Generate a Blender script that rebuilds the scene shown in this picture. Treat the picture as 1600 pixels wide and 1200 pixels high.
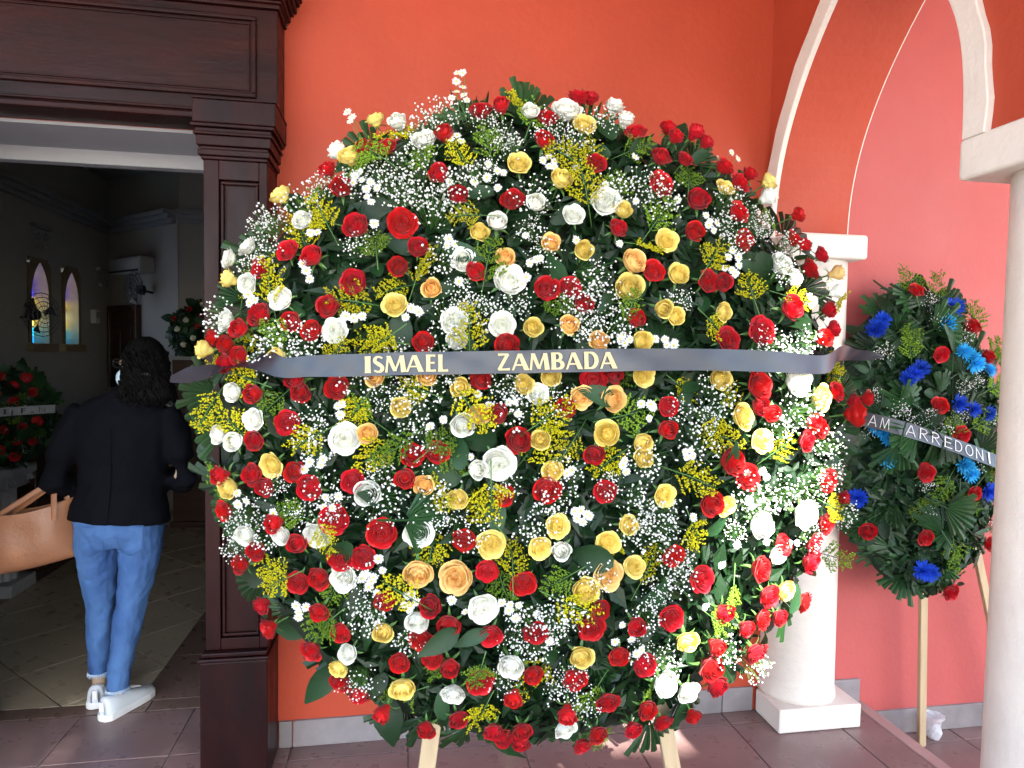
import bpy, bmesh, math, random
from mathutils import Vector, Matrix, Quaternion
for o in list(bpy.data.objects): bpy.data.objects.remove(o)
SC = bpy.context.scene
COL = SC.collection
rad = math.radians
# ---------------------------------------------------------------- camera
cam = bpy.data.cameras.new('camera'); camo = bpy.data.objects.new('camera', cam); COL.objects.link(camo)
CAM = Vector((0, -2.69, 1.55))
yaw, pit, rol = rad(9.823), rad(2.553), rad(-.870)
fw = Vector((math.sin(yaw)*math.cos(pit), math.cos(yaw)*math.cos(pit), -math.sin(pit)))
rt = Vector((math.cos(yaw), -math.sin(yaw), 0)); dn = fw.cross(rt)
rt2 = rt*math.cos(rol)+dn*math.sin(rol); dn2 = -rt*math.sin(rol)+dn*math.cos(rol)
mm = Matrix.Identity(4)
for i in range(3):
    mm[i][0] = rt2[i]; mm[i][1] = -dn2[i]; mm[i][2] = -fw[i]; mm[i][3] = CAM[i]
camo.matrix_world = mm
cam.sensor_width = 36; cam.lens = 1056/1600*36; cam.clip_start = .05; cam.clip_end = 500
SC.camera = camo
# ---------------------------------------------------------------- sky, sun, exposure
SUN = Vector((.15, -1, .85)).normalized()
w = bpy.data.worlds.new('World'); SC.world = w; w.use_nodes = True
nt = w.node_tree; nt.nodes.clear()
sky = nt.nodes.new('ShaderNodeTexSky'); sky.sky_type = 'NISHITA'; sky.sun_disc = False
sky.sun_elevation = math.asin(SUN.z); sky.sun_rotation = math.atan2(SUN.x, SUN.y)
bgn = nt.nodes.new('ShaderNodeBackground'); bgn.inputs['Strength'].default_value = .115
wo = nt.nodes.new('ShaderNodeOutputWorld')
nt.links.new(sky.outputs[0], bgn.inputs[0]); nt.links.new(bgn.outputs[0], wo.inputs[0])
sl = bpy.data.lights.new('sun', 'SUN'); sl.energy = 4.6; sl.angle = rad(.5); sl.color = (1, .95, .87)
slo = bpy.data.objects.new('sun', sl); COL.objects.link(slo); slo.location = (0, -6, 8)
slo.rotation_mode = 'QUATERNION'; slo.rotation_quaternion = SUN.to_track_quat('Z', 'Y')
SC.view_settings.view_transform = 'Standard'; SC.view_settings.look = 'None'; SC.view_settings.gamma = 1
SC.view_settings.use_curve_mapping = False
SC.view_settings.exposure = 2.98
# ---------------------------------------------------------------- materials
MATS = {}
def mat(name, col, rough=.5, var=0, vscale=3, bump=0, bscale=40, spec=.5, metal=0, trans=0, orand=0, emit=0,
        stretch=(1, 1, 1), specks=0, col2=None, sheen=0, coat=0, tint=None, world=False):
    m = bpy.data.materials.new(name); MATS[name] = m; m.use_nodes = True
    t = m.node_tree; N = t.nodes; Lk = t.links
    p = N['Principled BSDF']; out = N['Material Output']
    p.inputs['Roughness'].default_value = rough; p.inputs['Metallic'].default_value = metal
    p.inputs['Specular IOR Level'].default_value = spec
    if sheen: p.inputs['Sheen Weight'].default_value = sheen
    if coat: p.inputs['Coat Weight'].default_value = coat; p.inputs['Coat Roughness'].default_value = .12
    rgb = N.new('ShaderNodeRGB'); rgb.outputs[0].default_value = (*col, 1); c = rgb.outputs[0]
    tc = N.new('ShaderNodeTexCoord'); mp = N.new('ShaderNodeMapping'); mp.inputs['Scale'].default_value = stretch
    if world:
        gp = N.new('ShaderNodeNewGeometry'); Lk.new(gp.outputs['Position'], mp.inputs[0])
    else: Lk.new(tc.outputs['Object'], mp.inputs[0])
    def noise(s, d=6, r=.6):
        n = N.new('ShaderNodeTexNoise'); n.inputs['Scale'].default_value = s; n.inputs['Detail'].default_value = d
        n.inputs['Roughness'].default_value = r; Lk.new(mp.outputs[0], n.inputs['Vector']); return n.outputs[0]
    def mix(f, a, b, mode='MIX'):
        x = N.new('ShaderNodeMix'); x.data_type = 'RGBA'; x.blend_type = mode
        if isinstance(f, float): x.inputs[0].default_value = f
        else: Lk.new(f, x.inputs[0])
        for s, i in ((a, 6), (b, 7)):
            if isinstance(s, tuple): x.inputs[i].default_value = s
            else: Lk.new(s, x.inputs[i])
        return x.outputs[2]
    def mrange(v, a, b, c0, c1):
        r = N.new('ShaderNodeMapRange'); r.inputs[1].default_value = a; r.inputs[2].default_value = b
        r.inputs[3].default_value = c0; r.inputs[4].default_value = c1; Lk.new(v, r.inputs[0]); return r.outputs[0]
    if tint:
        at = N.new('ShaderNodeAttribute'); at.attribute_name = 'core'
        c = mix(at.outputs['Fac'], c, (*tint, 1))
    if var or col2:
        f = mrange(noise(vscale), .3, .7, 0, 1)
        c2 = col2 if col2 else tuple(max(0, x*(1-var)) for x in col)
        c = mix(f, c, (*c2, 1))
    if orand:
        oi = N.new('ShaderNodeObjectInfo')
        hs = N.new('ShaderNodeHueSaturation'); Lk.new(c, hs.inputs['Color'])
        Lk.new(mrange(oi.outputs['Random'], 0, 1, 1-orand, 1+orand), hs.inputs['Value'])
        sn = N.new('ShaderNodeMath'); sn.operation = 'FRACT'; ml = N.new('ShaderNodeMath'); ml.operation = 'MULTIPLY'
        ml.inputs[1].default_value = 7.31; Lk.new(oi.outputs['Random'], ml.inputs[0]); Lk.new(ml.outputs[0], sn.inputs[0])
        Lk.new(mrange(sn.outputs[0], 0, 1, .5-orand*.012, .5+orand*.012), hs.inputs['Hue'])
        c = hs.outputs[0]
    if specks:
        v = N.new('ShaderNodeTexVoronoi'); v.inputs['Scale'].default_value = specks; Lk.new(tc.outputs['Object'], v.inputs['Vector'])
        big = noise(2.5)
        f = mrange(v.outputs['Distance'], .03, .05, 1, 0)
        g = mrange(big, .5, .54, 0, .8); m2 = N.new('ShaderNodeMath'); m2.operation = 'MULTIPLY'
        Lk.new(f, m2.inputs[0]); Lk.new(g, m2.inputs[1])
        c = mix(m2.outputs[0], c, (.45, .42, .4, 1))
    Lk.new(c, p.inputs['Base Color'])
    if rough < .9 and var:
        Lk.new(mrange(noise(vscale*2.3), .3, .7, max(.05, rough-.1), rough+.1), p.inputs['Roughness'])
    if bump:
        b = N.new('ShaderNodeBump'); b.inputs['Strength'].default_value = bump; b.inputs['Distance'].default_value = .01
        Lk.new(noise(bscale), b.inputs['Height']); Lk.new(b.outputs[0], p.inputs['Normal'])
    if emit:
        Lk.new(c, p.inputs['Emission Color']); p.inputs['Emission Strength'].default_value = emit
    if trans:
        tr = N.new('ShaderNodeBsdfTranslucent'); Lk.new(c, tr.inputs[0])
        mx = N.new('ShaderNodeMixShader'); mx.inputs[0].default_value = trans
        Lk.new(p.outputs[0], mx.inputs[1]); Lk.new(tr.outputs[0], mx.inputs[2]); Lk.new(mx.outputs[0], out.inputs[0])
    return m
mat('orange', (.46, .062, .028), .55, .16, 1.3, .22, 38, spec=.3, world=True)
mat('orange_haze', (.47, .094, .088), .55, .13, 1.2, .22, 38, spec=.3, world=True)  # the orange paint again, with haze and sky light mixed into its colour
mat('cream', (.77, .69, .62), .5, .13, 4, .35, 30, spec=.35)
mat('wood', (.030, .0052, .0044), .38, .6, 5, .12, 30, stretch=(1, 1, .3), specks=9, spec=.14, col2=(.0070, .0028, .0036))
mat('woodh', (.034, .0058, .0044), .38, .6, 5, .12, 30, stretch=(.35, 1, 1.5), specks=9, spec=.14, col2=(.0080, .0030, .0036))
mat('tile', (.25, .160, .148), .32, .28, 5, .05, 25, orand=.12, col2=(.18, .115, .108), spec=.45)
mat('tilelow', (.25, .16, .15), .34, .28, 5, .05, 25, orand=.12, spec=.45)
mat('skirt', (.28, .245, .25), .4, .3, 9, .08, 30, orand=.08)
mat('grout', (.30, .26, .25), .9, .2, 10)
mat('groutdark', (.09, .075, .065), .9, .2, 10)
mat('nosing', (.42, .27, .25), .5, .2, 6)
mat('tan', (.50, .41, .29), .32, .2, 4, .04, 20, orand=.08)
mat('brown', (.19, .12, .095), .32, .3, 5, .04, 20, orand=.1)
mat('plaster', (.32, .32, .345), .8, .08, 2, .1, 40)
mat('roomwall', (.40, .385, .36), .85, .1, 2)
mat('roomceil', (.42, .42, .42), .9, .1, 2)
mat('porchceil', (.72, .68, .62), .8, .06, 2)
mat('concrete', (.34, .32, .29), .9, .25, 1.5, .2, 30)
mat('darkwood', (.06, .022, .012), .4, .4, 3, .1, 20, stretch=(1, 1, 5))
mat('black', (.012, .012, .014), .5)
mat('stone', (.42, .42, .44), .7, .3, 8, .3, 30)
mat('metal', (.10, .10, .11), .45, metal=.6)
mat('whiteplastic', (.62, .62, .6), .5)
mat('gilt', (.30, .22, .11), .45, .3, 10, .2, 30)
# petals and leaves
mat('red', (.58, .003, .009), .48, var=.12, vscale=2.6, orand=.18, trans=.12, spec=.35, sheen=.1, bump=.15, bscale=18)
mat('white', (.93, .93, .86), .55, var=.05, vscale=2.6, orand=.03, trans=.12, spec=.25, tint=(.92, .93, .70), bump=.15, bscale=18)
mat('yellow', (.95, .78, .24), .55, var=.05, vscale=2.6, orand=.08, trans=.12, spec=.25, tint=(.95, .66, .10), bump=.15, bscale=18)
mat('peach', (.97, .67, .26), .55, var=.05, vscale=2.6, orand=.10, trans=.12, spec=.25, tint=(.94, .34, .04), bump=.15, bscale=18)
mat('bluemum', (.012, .06, .50), .6, orand=.25, trans=.15, spec=.2)
mat('cyanmum', (.03, .36, .72), .6, orand=.2, trans=.15, spec=.2)
mat('breath', (.88, .88, .86), .7, trans=.2, spec=.1)
mat('daisy', (.88, .88, .87), .6, trans=.2, spec=.2)
mat('daisyeye', (.62, .62, .06), .7)
mat('gold', (.62, .56, .015), .7, orand=.25, trans=.2, spec=.1)
mat('lime', (.20, .34, .03), .7, orand=.3, trans=.2, spec=.1)
mat('leaf', (.012, .046, .014), .42, orand=.45, trans=.16, spec=.4, bump=.2, bscale=60)
mat('palm', (.015, .055, .014), .42, orand=.6, trans=.18, spec=.4, bump=.15, bscale=70)
mat('stem', (.08, .19, .04), .55, trans=.05)
mat('under', (.010, .026, .010), .8, .4, 20)
mat('treeleaf', (.05, .11, .025), .6, trans=.2)
mat('bark', (.12, .085, .06), .9, .4, 6, .5, 20)
mat('pine', (.50, .37, .22), .6, .25, 3, .1, 30, stretch=(8, 8, 1))
mat('satin', (.013, .015, .026), .36, spec=.9, metal=.3, bump=.10, bscale=5)
mat('satindark', (.030, .030, .032), .35, spec=.8, metal=.2, bump=.2, bscale=9)
mat('goldfoil', (.42, .34, .18), .42, spec=.6, metal=.25)
mat('whiteink', (.62, .6, .6), .6)
# person
mat('skin', (.42, .29, .20), .5, .1, 8)
mat('hair', (.0022, .0017, .0015), .7, spec=.12, bump=.6, bscale=60, stretch=(1, 1, .4))
mat('blazer', (.0022, .0024, .0045), .85, bump=.15, bscale=220, spec=.1)
mat('denim', (.024, .076, .24), .8, .5, 5, .35, 300, col2=(.075, .18, .40), stretch=(1, 1, .45))
mat('fray', (.42, .55, .72), .9)
mat('shoe', (.68, .72, .76), .45, .06, 8)
mat('sole', (.78, .78, .78), .6)
mat('leather', (.30, .125, .06), .45, .15, 6, .2, 60)
mat('mask', (.55, .68, .78), .8)
# ---------------------------------------------------------------- helpers
def link(o, parent=None):
    COL.objects.link(o)
    if parent is not None: o.parent = parent
    return o
def tag(o, label=None, cat=None, group=None, kind=None):
    for k, v in (('label', label), ('category', cat), ('group', group), ('kind', kind)):
        if v: o[k] = v
    return o
def empty(name, loc, label, cat, group=None):
    o = bpy.data.objects.new(name, None); o.location = loc; o.empty_display_size = .1
    link(o); return tag(o, label, cat, group)
def mesh_from(name, vs, fs, m, smooth=False, mi=None):
    me = bpy.data.meshes.new(name); me.from_pydata([tuple(v) for v in vs], [], fs)
    for x in (m if isinstance(m, (list, tuple)) else [m]): me.materials.append(MATS[x])
    if mi: me.polygons.foreach_set('material_index', mi)
    if smooth: me.polygons.foreach_set('use_smooth', [True]*len(me.polygons))
    me.update(); return me
def obj(name, me, parent=None, loc=None):
    o = bpy.data.objects.new(name, me)
    if loc is not None: o.location = loc
    return link(o, parent)
class MB:
    def __init__(s): s.v = []; s.f = []; s.mi = []
    def add(s, vs, fs, k=0):
        n = len(s.v); s.v += [Vector(x) for x in vs]; s.f += [tuple(i+n for i in f) for f in fs]; s.mi += [k]*len(fs); return s
    def box(s, x0, x1, y0, y1, z0, z1, k=0):
        return s.add([(x0,y0,z0),(x1,y0,z0),(x1,y1,z0),(x0,y1,z0),(x0,y0,z1),(x1,y0,z1),(x1,y1,z1),(x0,y1,z1)],
            [(0,3,2,1),(4,5,6,7),(0,1,5,4),(1,2,6,5),(2,3,7,6),(3,0,4,7)], k)
    def tube(s, pts, rs, n=8, k=0, cap=True, flat=1.0, up=None):
        pts = [Vector(p) for p in pts]
        if not isinstance(rs, (list, tuple)): rs = [rs]*len(pts)
        ref = Vector(up) if up else Vector((0, 0, 1)); rings = []
        t0 = (pts[1]-pts[0]).normalized()
        if abs(t0.dot(ref)) > .95: ref = Vector((0, 1, 0))
        for i, p in enumerate(pts):
            t = (pts[min(i+1, len(pts)-1)]-pts[max(i-1, 0)]).normalized()
            a = ref.cross(t)
            if a.length < 1e-4: a = Vector((1,0,0)).cross(t)
            a.normalize(); b = t.cross(a); r = rs[i]; r2 = 0 if isinstance(r, tuple) else r*flat
            if isinstance(r, tuple): r, r2 = r
            rings.append([p+a*math.cos(2*math.pi*j/n)*r+b*math.sin(2*math.pi*j/n)*r2 for j in range(n)])
        vs = [q for R in rings for q in R]; fs = []
        for i in range(len(pts)-1):
            for j in range(n): fs.append((i*n+j, i*n+(j+1)%n, (i+1)*n+(j+1)%n, (i+1)*n+j))
        if cap: fs.append(tuple(reversed(range(n)))); fs.append(tuple((len(pts)-1)*n+j for j in range(n)))
        return s.add(vs, fs, k)
    def lathe(s, prof, c=(0,0,0), n=24, k=0):
        c = Vector(c); vs = []; fs = []
        for r, z in prof:
            for j in range(n): vs.append(c+Vector((r*math.cos(2*math.pi*j/n), r*math.sin(2*math.pi*j/n), z)))
        for i in range(len(prof)-1):
            for j in range(n): fs.append((i*n+j, i*n+(j+1)%n, (i+1)*n+(j+1)%n, (i+1)*n+j))
        fs.append(tuple(reversed(range(n)))); fs.append(tuple((len(prof)-1)*n+j for j in range(n)))
        return s.add(vs, fs, k)
    def ell(s, c, r, n=14, m=9, rot=None, k=0):
        c = Vector(c); vs = []; fs = []
        for i in range(m+1):
            ph = math.pi*i/m
            for j in range(n):
                q = Vector((r[0]*math.sin(ph)*math.cos(2*math.pi*j/n), r[1]*math.sin(ph)*math.sin(2*math.pi*j/n), -r[2]*math.cos(ph)))
                vs.append(c+(rot @ q if rot else q))
        for i in range(m):
            for j in range(n): fs.append((i*n+j, i*n+(j+1)%n, (i+1)*n+(j+1)%n, (i+1)*n+j))
        return s.add(vs, fs, k)
    def mesh(s, name, m, smooth=False, bevel=0, seg=2):
        me = mesh_from(name, s.v, s.f, m, smooth, s.mi)
        if bevel:
            bm = bmesh.new(); bm.from_mesh(me)
            bmesh.ops.bevel(bm, geom=[e for e in bm.edges if e.is_manifold and e.calc_face_angle(0) > .5], offset=bevel, segments=seg, profile=.5, affect='EDGES', clamp_overlap=True)
            bm.to_mesh(me); bm.free()
        return me
    def build(s, name, m, parent=None, smooth=False, bevel=0, seg=2, org=None):
        if org is not None: s.v = [v-Vector(org) for v in s.v]
        return obj(name, s.mesh(name, m, smooth, bevel, seg), parent, org)
def rel(mb, root): mb.v = [v-root.location for v in mb.v]; return mb
def smooth_remesh(mb, name, m, voxel=.008, it=6, parent=None):
    me = mb.mesh(name, m); o = bpy.data.objects.new(name, me); COL.objects.link(o)
    r = o.modifiers.new('r', 'REMESH'); r.mode = 'VOXEL'; r.voxel_size = voxel; r.use_smooth_shade = True
    s = o.modifiers.new('s', 'SMOOTH'); s.iterations = it; s.factor = .5
    dg = bpy.context.evaluated_depsgraph_get(); dg.update()
    e = bpy.data.meshes.new_from_object(o.evaluated_get(dg)); e.name = name
    COL.objects.unlink(o); bpy.data.objects.remove(o)
    if not e.materials: e.materials.append(MATS[m])
    e.polygons.foreach_set('use_smooth', [True]*len(e.polygons))
    return obj(name, e, parent)
# measured positions in millimetres on each wreath
ROSES = """Y-777,615,31,63;Y-520,848,38,54;R-544,734,101,54;R-492,740,120,65;W-386,757,144,72;W-454,828,69,55;Y-585,714,92,69;W-618,746,32,60;R-648,680,75,54;R-605,612,138,63;R-348,643,196,58;R-327,766,152,56;R-225,866,115,67;R-166,874,120,54;W23,881,124,92;R-39,845,146,63;R82,965,48,76;R119,960,50,54;Y68,830,153,69;W191,938,51,64;R-58,755,186,54;Y-133,684,208,66;R87,700,204,58;Y-21,635,226,67;R-299,576,221,54;R-155,572,236,64;W-98,559,243,55;W101,582,236,80;W-87,862,135,54;W197,859,125,54;R228,823,142,66;R363,884,53,54;R365,836,102,54;R444,869,58,57;R485,846,58,54;R288,740,172,58;R375,752,149,58;R274,651,205,80;R534,766,82,70;R570,708,105,70;R626,752,62,54;Y498,673,152,60;Y687,731,66,58;W677,679,61,62;R386,611,200,70;R527,593,172,71;R362,511,228,56;R128,502,252,54;Y148,556,241,54;Y272,479,245,66;R524,505,197,65;R783,631,68,54;R775,555,62,63;R-561,492,191,70;R-741,436,138,62;R-673,411,173,63;W-866,470,27,61;W-915,435,29,61;R-816,394,107,58;Y-903,375,27,54;W-850,354,94,58;W-753,301,163,66;R-566,341,218,68;R-626,277,212,60;R-803,259,148,67;R-855,226,122,55;W-907,256,72,62;R-722,240,185,54;R-668,213,207,57;W-610,214,223,65;Y-964,181,25,54;R-947,214,24,54;R-896,189,99,54;R-856,156,132,54;Y-749,150,183,54;W-705,519,129,54;R-445,501,216,78;R-404,433,237,54;R-453,381,236,54;W-200,500,248,56;Y-247,474,249,54;W-288,401,257,63;R-262,367,264,54;P-181,406,266,54;W-174,349,274,87;P-59,452,264,54;R-73,328,280,67;Y-462,280,249,64;P-368,321,257,54;W-314,238,272,70;W-308,188,278,54;R-391,185,267,54;W-191,231,285,68;Y-113,224,287,54;R-180,178,287,65;R-12,331,281,60;P-19,229,290,54;W7,536,250,61;Y29,437,266,54;P165,409,265,70;R225,389,264,65;Y297,381,258,64;Y150,337,277,76;R388,370,249,66;R435,370,241,54;Y244,287,276,54;Y279,265,275,54;R166,254,283,54;P62,193,292,54;Y179,194,288,57;R22,288,284,54;Y426,283,254,54;R440,208,258,71;W660,445,170,82;W704,404,163,54;R801,535,66,54;R863,507,71,61;R816,458,80,74;P901,447,72,54;W901,387,68,54;R861,328,94,55;R669,310,194,74;R553,235,235,88;R789,227,159,57;R864,266,109,55;R-894,137,108,54;W-870,61,130,54;R-807,58,165,54;R-704,89,203,54;R-692,60,208,54;R-601,69,232,64;W-814,-10,162,60;R-727,-20,197,66;W-909,-49,103,54;W-860,-66,137,54;R-808,-62,164,55;W-583,-57,238,79;Y-767,-125,178,65;R-811,-150,156,62;R-780,-179,168,54;R-704,-141,200,54;R-665,-179,210,67;R-561,-164,238,59;Y-880,-185,112,61;R-897,-153,103,54;P-525,-46,251,54;P-503,97,253,54;P-379,97,272,54;Y-300,71,283,54;R-248,89,286,54;Y-444,21,265,54;Y-140,76,294,54;W-100,52,296,58;W-293,-23,284,64;P-253,0,288,54;R-202,2,291,54;R-416,-97,269,61;R-356,-91,275,61;R-152,-65,294,68;Y-96,-62,296,54;R-433,-155,262,54;P-387,-174,269,54;W-261,-136,285,54;W-203,-121,290,88;W-526,-192,244,69;R-191,-201,285,54;R-79,-187,291,70;Y-302,-206,276,54;Y-70,95,295,55;R46,89,297,71;R98,105,295,54;Y182,104,291,64;R-31,15,297,55;P12,46,299,65;P94,40,296,72;R249,24,288,56;R241,-39,288,56;Y82,-49,297,70;R47,-99,296,54;Y172,-64,293,54;Y177,-112,291,54;Y-64,-139,295,54;R75,-197,291,58;Y239,-211,282,62;Y408,99,269,64;R534,80,249,83;W666,98,216,87;Y771,50,180,82;R845,71,145,62;R957,43,67,54;R1000,53,73,54;R956,5,67,89;Y477,-4,260,77;R536,25,248,54;R564,11,244,54;Y540,-71,247,67;R704,-73,204,63;R758,-39,187,60;R726,-20,199,54;R435,-125,264,80;R490,-170,253,74;R796,-193,160,74;R376,-236,266,68;R906,-254,73,54;R-899,-248,82,58;W-836,-306,118,57;W-742,-302,167,62;R-750,-269,170,54;R-806,-346,127,54;R-852,-390,78,54;R-695,-320,183,54;W-649,-298,202,71;R-608,-260,218,74;R-490,-292,242,76;R-590,-355,211,69;R-534,-355,225,63;R-699,-424,161,61;R-643,-408,184,58;W-584,-408,203,70;R-798,-496,75,54;R-788,-570,27,59;R-644,-497,163,54;R-589,-550,167,56;R-483,-462,217,54;Y-483,-545,198,54;W-399,-292,256,76;R-286,-314,268,60;Y-219,-324,273,74;Y-50,-284,284,63;Y-95,-336,277,61;W-40,-341,278,54;P-398,-389,244,77;P-303,-407,254,88;R-226,-392,264,59;R-136,-426,265,67;R-367,-479,234,57;W-400,-516,220,61;R-320,-530,229,63;W-237,-487,248,77;R-390,-567,211,66;R-217,-559,235,64;R-99,-557,243,64;Y136,-284,282,54;Y85,-329,279,64;P87,-413,268,80;Y28,-447,264,72;Y159,-396,267,59;R269,-371,263,62;Y424,-245,257,58;R356,-440,242,74;R68,-504,253,54;R46,-551,245,74;R170,-553,239,54;R273,-541,234,70;R435,-539,209,61;Y325,-610,210,64;R518,-597,173,54;R416,-633,186,54;W536,-303,230,78;W706,-283,186,87;R625,-367,199,60;W611,-392,197,62;R805,-320,135,67;R755,-375,148,70;R754,-430,134,75;R550,-429,207,76;R591,-514,176,70;Y656,-506,155,65;R774,-566,62,69;R580,-583,158,60;R646,-585,131,54;R-671,-614,104,63;W-572,-610,152,54;Y-598,-653,123,54;R-596,-705,91,64;R-545,-734,100,54;R-442,-630,182,54;R-361,-616,202,54;Y-435,-702,156,67;R-480,-785,94,54;R-316,-637,203,54;W-304,-722,176,67;R-239,-688,197,71;W-157,-641,218,70;R-146,-729,192,54;R-370,-836,100,54;R-290,-797,145,54;R-167,-864,126,54;R-195,-838,139,54;R-116,-882,119,54;R-118,-841,144,54;Y24,-628,228,65;R129,-634,221,55;R201,-665,208,68;R-102,-670,214,54;R9,-690,209,66;W270,-732,177,76;W357,-775,143,70;R412,-701,163,79;R454,-772,115,69;R589,-696,102,77;R112,-772,178,66;R0,-786,176,57;W1,-847,146,64;R95,-875,126,57;R63,-923,91,58;R203,-874,114,54;R231,-809,149,60;R307,-883,81,63;R410,-879,54,54"""
SPRIGS = """-446,818,84,y;-507,677,146,g;-393,704,166,g;-106,926,84,y;-78,854,140,g;83,744,190,y;11,698,207,y;39,616,229,y;-292,694,189,y;-219,748,178,g;381,700,170,g;149,647,218,g;259,550,233,g;675,611,103,g;-677,524,140,y;-642,525,155,y;-712,478,140,y;-771,344,148,y;-913,343,26,y;-563,292,226,y;-513,195,247,y;-596,173,229,y;-507,439,216,g;-768,219,170,g;-913,201,80,y;-273,489,243,y;-380,379,248,y;-454,335,243,y;-226,388,265,g;-254,208,280,y;-482,208,251,y;-41,275,287,g;225,453,254,y;402,440,235,y;144,299,280,g;399,238,261,y;529,365,224,y;951,354,73,y;884,195,109,y;-962,140,23,y;-763,47,185,g;-931,13,84,y;-868,-29,133,y;-676,-62,213,y;-562,7,244,y;-924,-202,66,g;-417,68,268,y;-464,-56,261,g;-511,-91,253,y;-265,29,286,y;-229,-185,284,y;-556,1,244,g;-312,-114,280,g;-76,-5,298,y;146,3,295,g;-6,-77,298,y;89,-114,294,y;320,75,281,y;388,-47,273,y;317,-172,277,y;466,49,262,y;415,-54,269,y;617,-88,228,y;913,121,95,y;-727,-243,184,g;-773,-402,132,y;-611,-296,213,y;-652,-529,149,g;-743,-420,142,y;-241,-236,280,y;-373,-331,256,y;-162,-364,272,y;-193,-435,261,g;-52,-427,267,g;-442,-442,227,y;208,-413,262,y;-6,-483,260,y;339,-317,262,y;397,-570,209,g;102,-366,275,y;470,-515,208,g;804,-274,144,y;883,-434,67,g;-633,-533,156,g;-344,-663,190,g;-245,-607,221,g;-437,-757,130,g;-228,-799,154,y;-59,-667,215,y;265,-771,161,g;122,-919,89,g;68,-770,180,g;-719,598,81,g;-564,704,110,g;229,771,168,g;-846,98,143,y;690,335,183,y;-611,-454,185,g;-344,-66,279,g;138,147,292,g;-119,-83,294,y;-406,-193,265,y"""
BREATH = """-408,692,166;-335,854,97;-510,645,158;-459,593,188;-595,620,138;-714,553,109;-791,541,48;-795,427,110;-212,824,143;-181,767,174;-55,774,180;34,759,186;-325,611,209;-359,536,223;-104,579,237;-239,652,208;124,852,138;229,642,213;273,597,220;505,638,163;613,570,151;463,548,201;-556,447,202;-344,393,251;-296,308,269;-231,258,279;-109,486,257;-77,416,268;73,299,284;40,350,279;2,246,288;105,214,290;294,309,267;711,523,125;-747,187,182;-680,177,205;-839,395,88;575,205,233;725,222,186;-487,46,257;-550,94,245;-408,61,269;-329,78,280;-184,78,293;-423,-2,269;-676,-17,214;-644,-65,223;280,14,286;376,-2,275;336,-71,279;187,-119,291;-36,-149,295;-69,-213,291;82,-183,293;170,-235,285;243,-271,277;208,-321,274;154,-285,281;-501,-145,251;-485,-209,250;-627,-193,220;-611,-241,220;-691,-242,196;-757,-178,178;-825,-246,138;-863,-299,100;-359,-209,270;-327,-257,270;-263,-290,273;-184,-179,288;-101,-277,284;-867,-352,80;-774,-310,153;-547,-403,214;-499,-486,207;-531,-503,196;-418,-570,203;285,-393,259;268,-426,256;232,-459,254;-129,-508,251;-61,-528,249;-92,-596,234;-29,-512,254;-159,-593,231;14,-674,215;-35,-707,205;-171,-682,205;-549,-706,116;681,16,213;608,-38,232;786,-76,173;820,-172,151;733,-205,185;633,-218,215;543,-250,235;498,-213,247;748,-357,156;886,-295,82;459,-316,245;190,-634,218;270,-680,196;454,-666,166;610,-748,60;40,-771,181;-390,780,130;-291,592,219;-263,275,275;-328,241,271;43,213,292;-4,306,283;-148,293,281;397,49,272;666,162,211;527,157,246;-828,536,30;-917,260,57;-779,146,171;-148,736,190;-12,835,152;130,613,229;-456,142,260;-329,142,278;656,431,175;585,565,162;-168,13,294;-53,29,298;499,492,206;-666,630,98;-425,592,196;-391,-81,272;52,-415,270;200,-527,242"""
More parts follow.
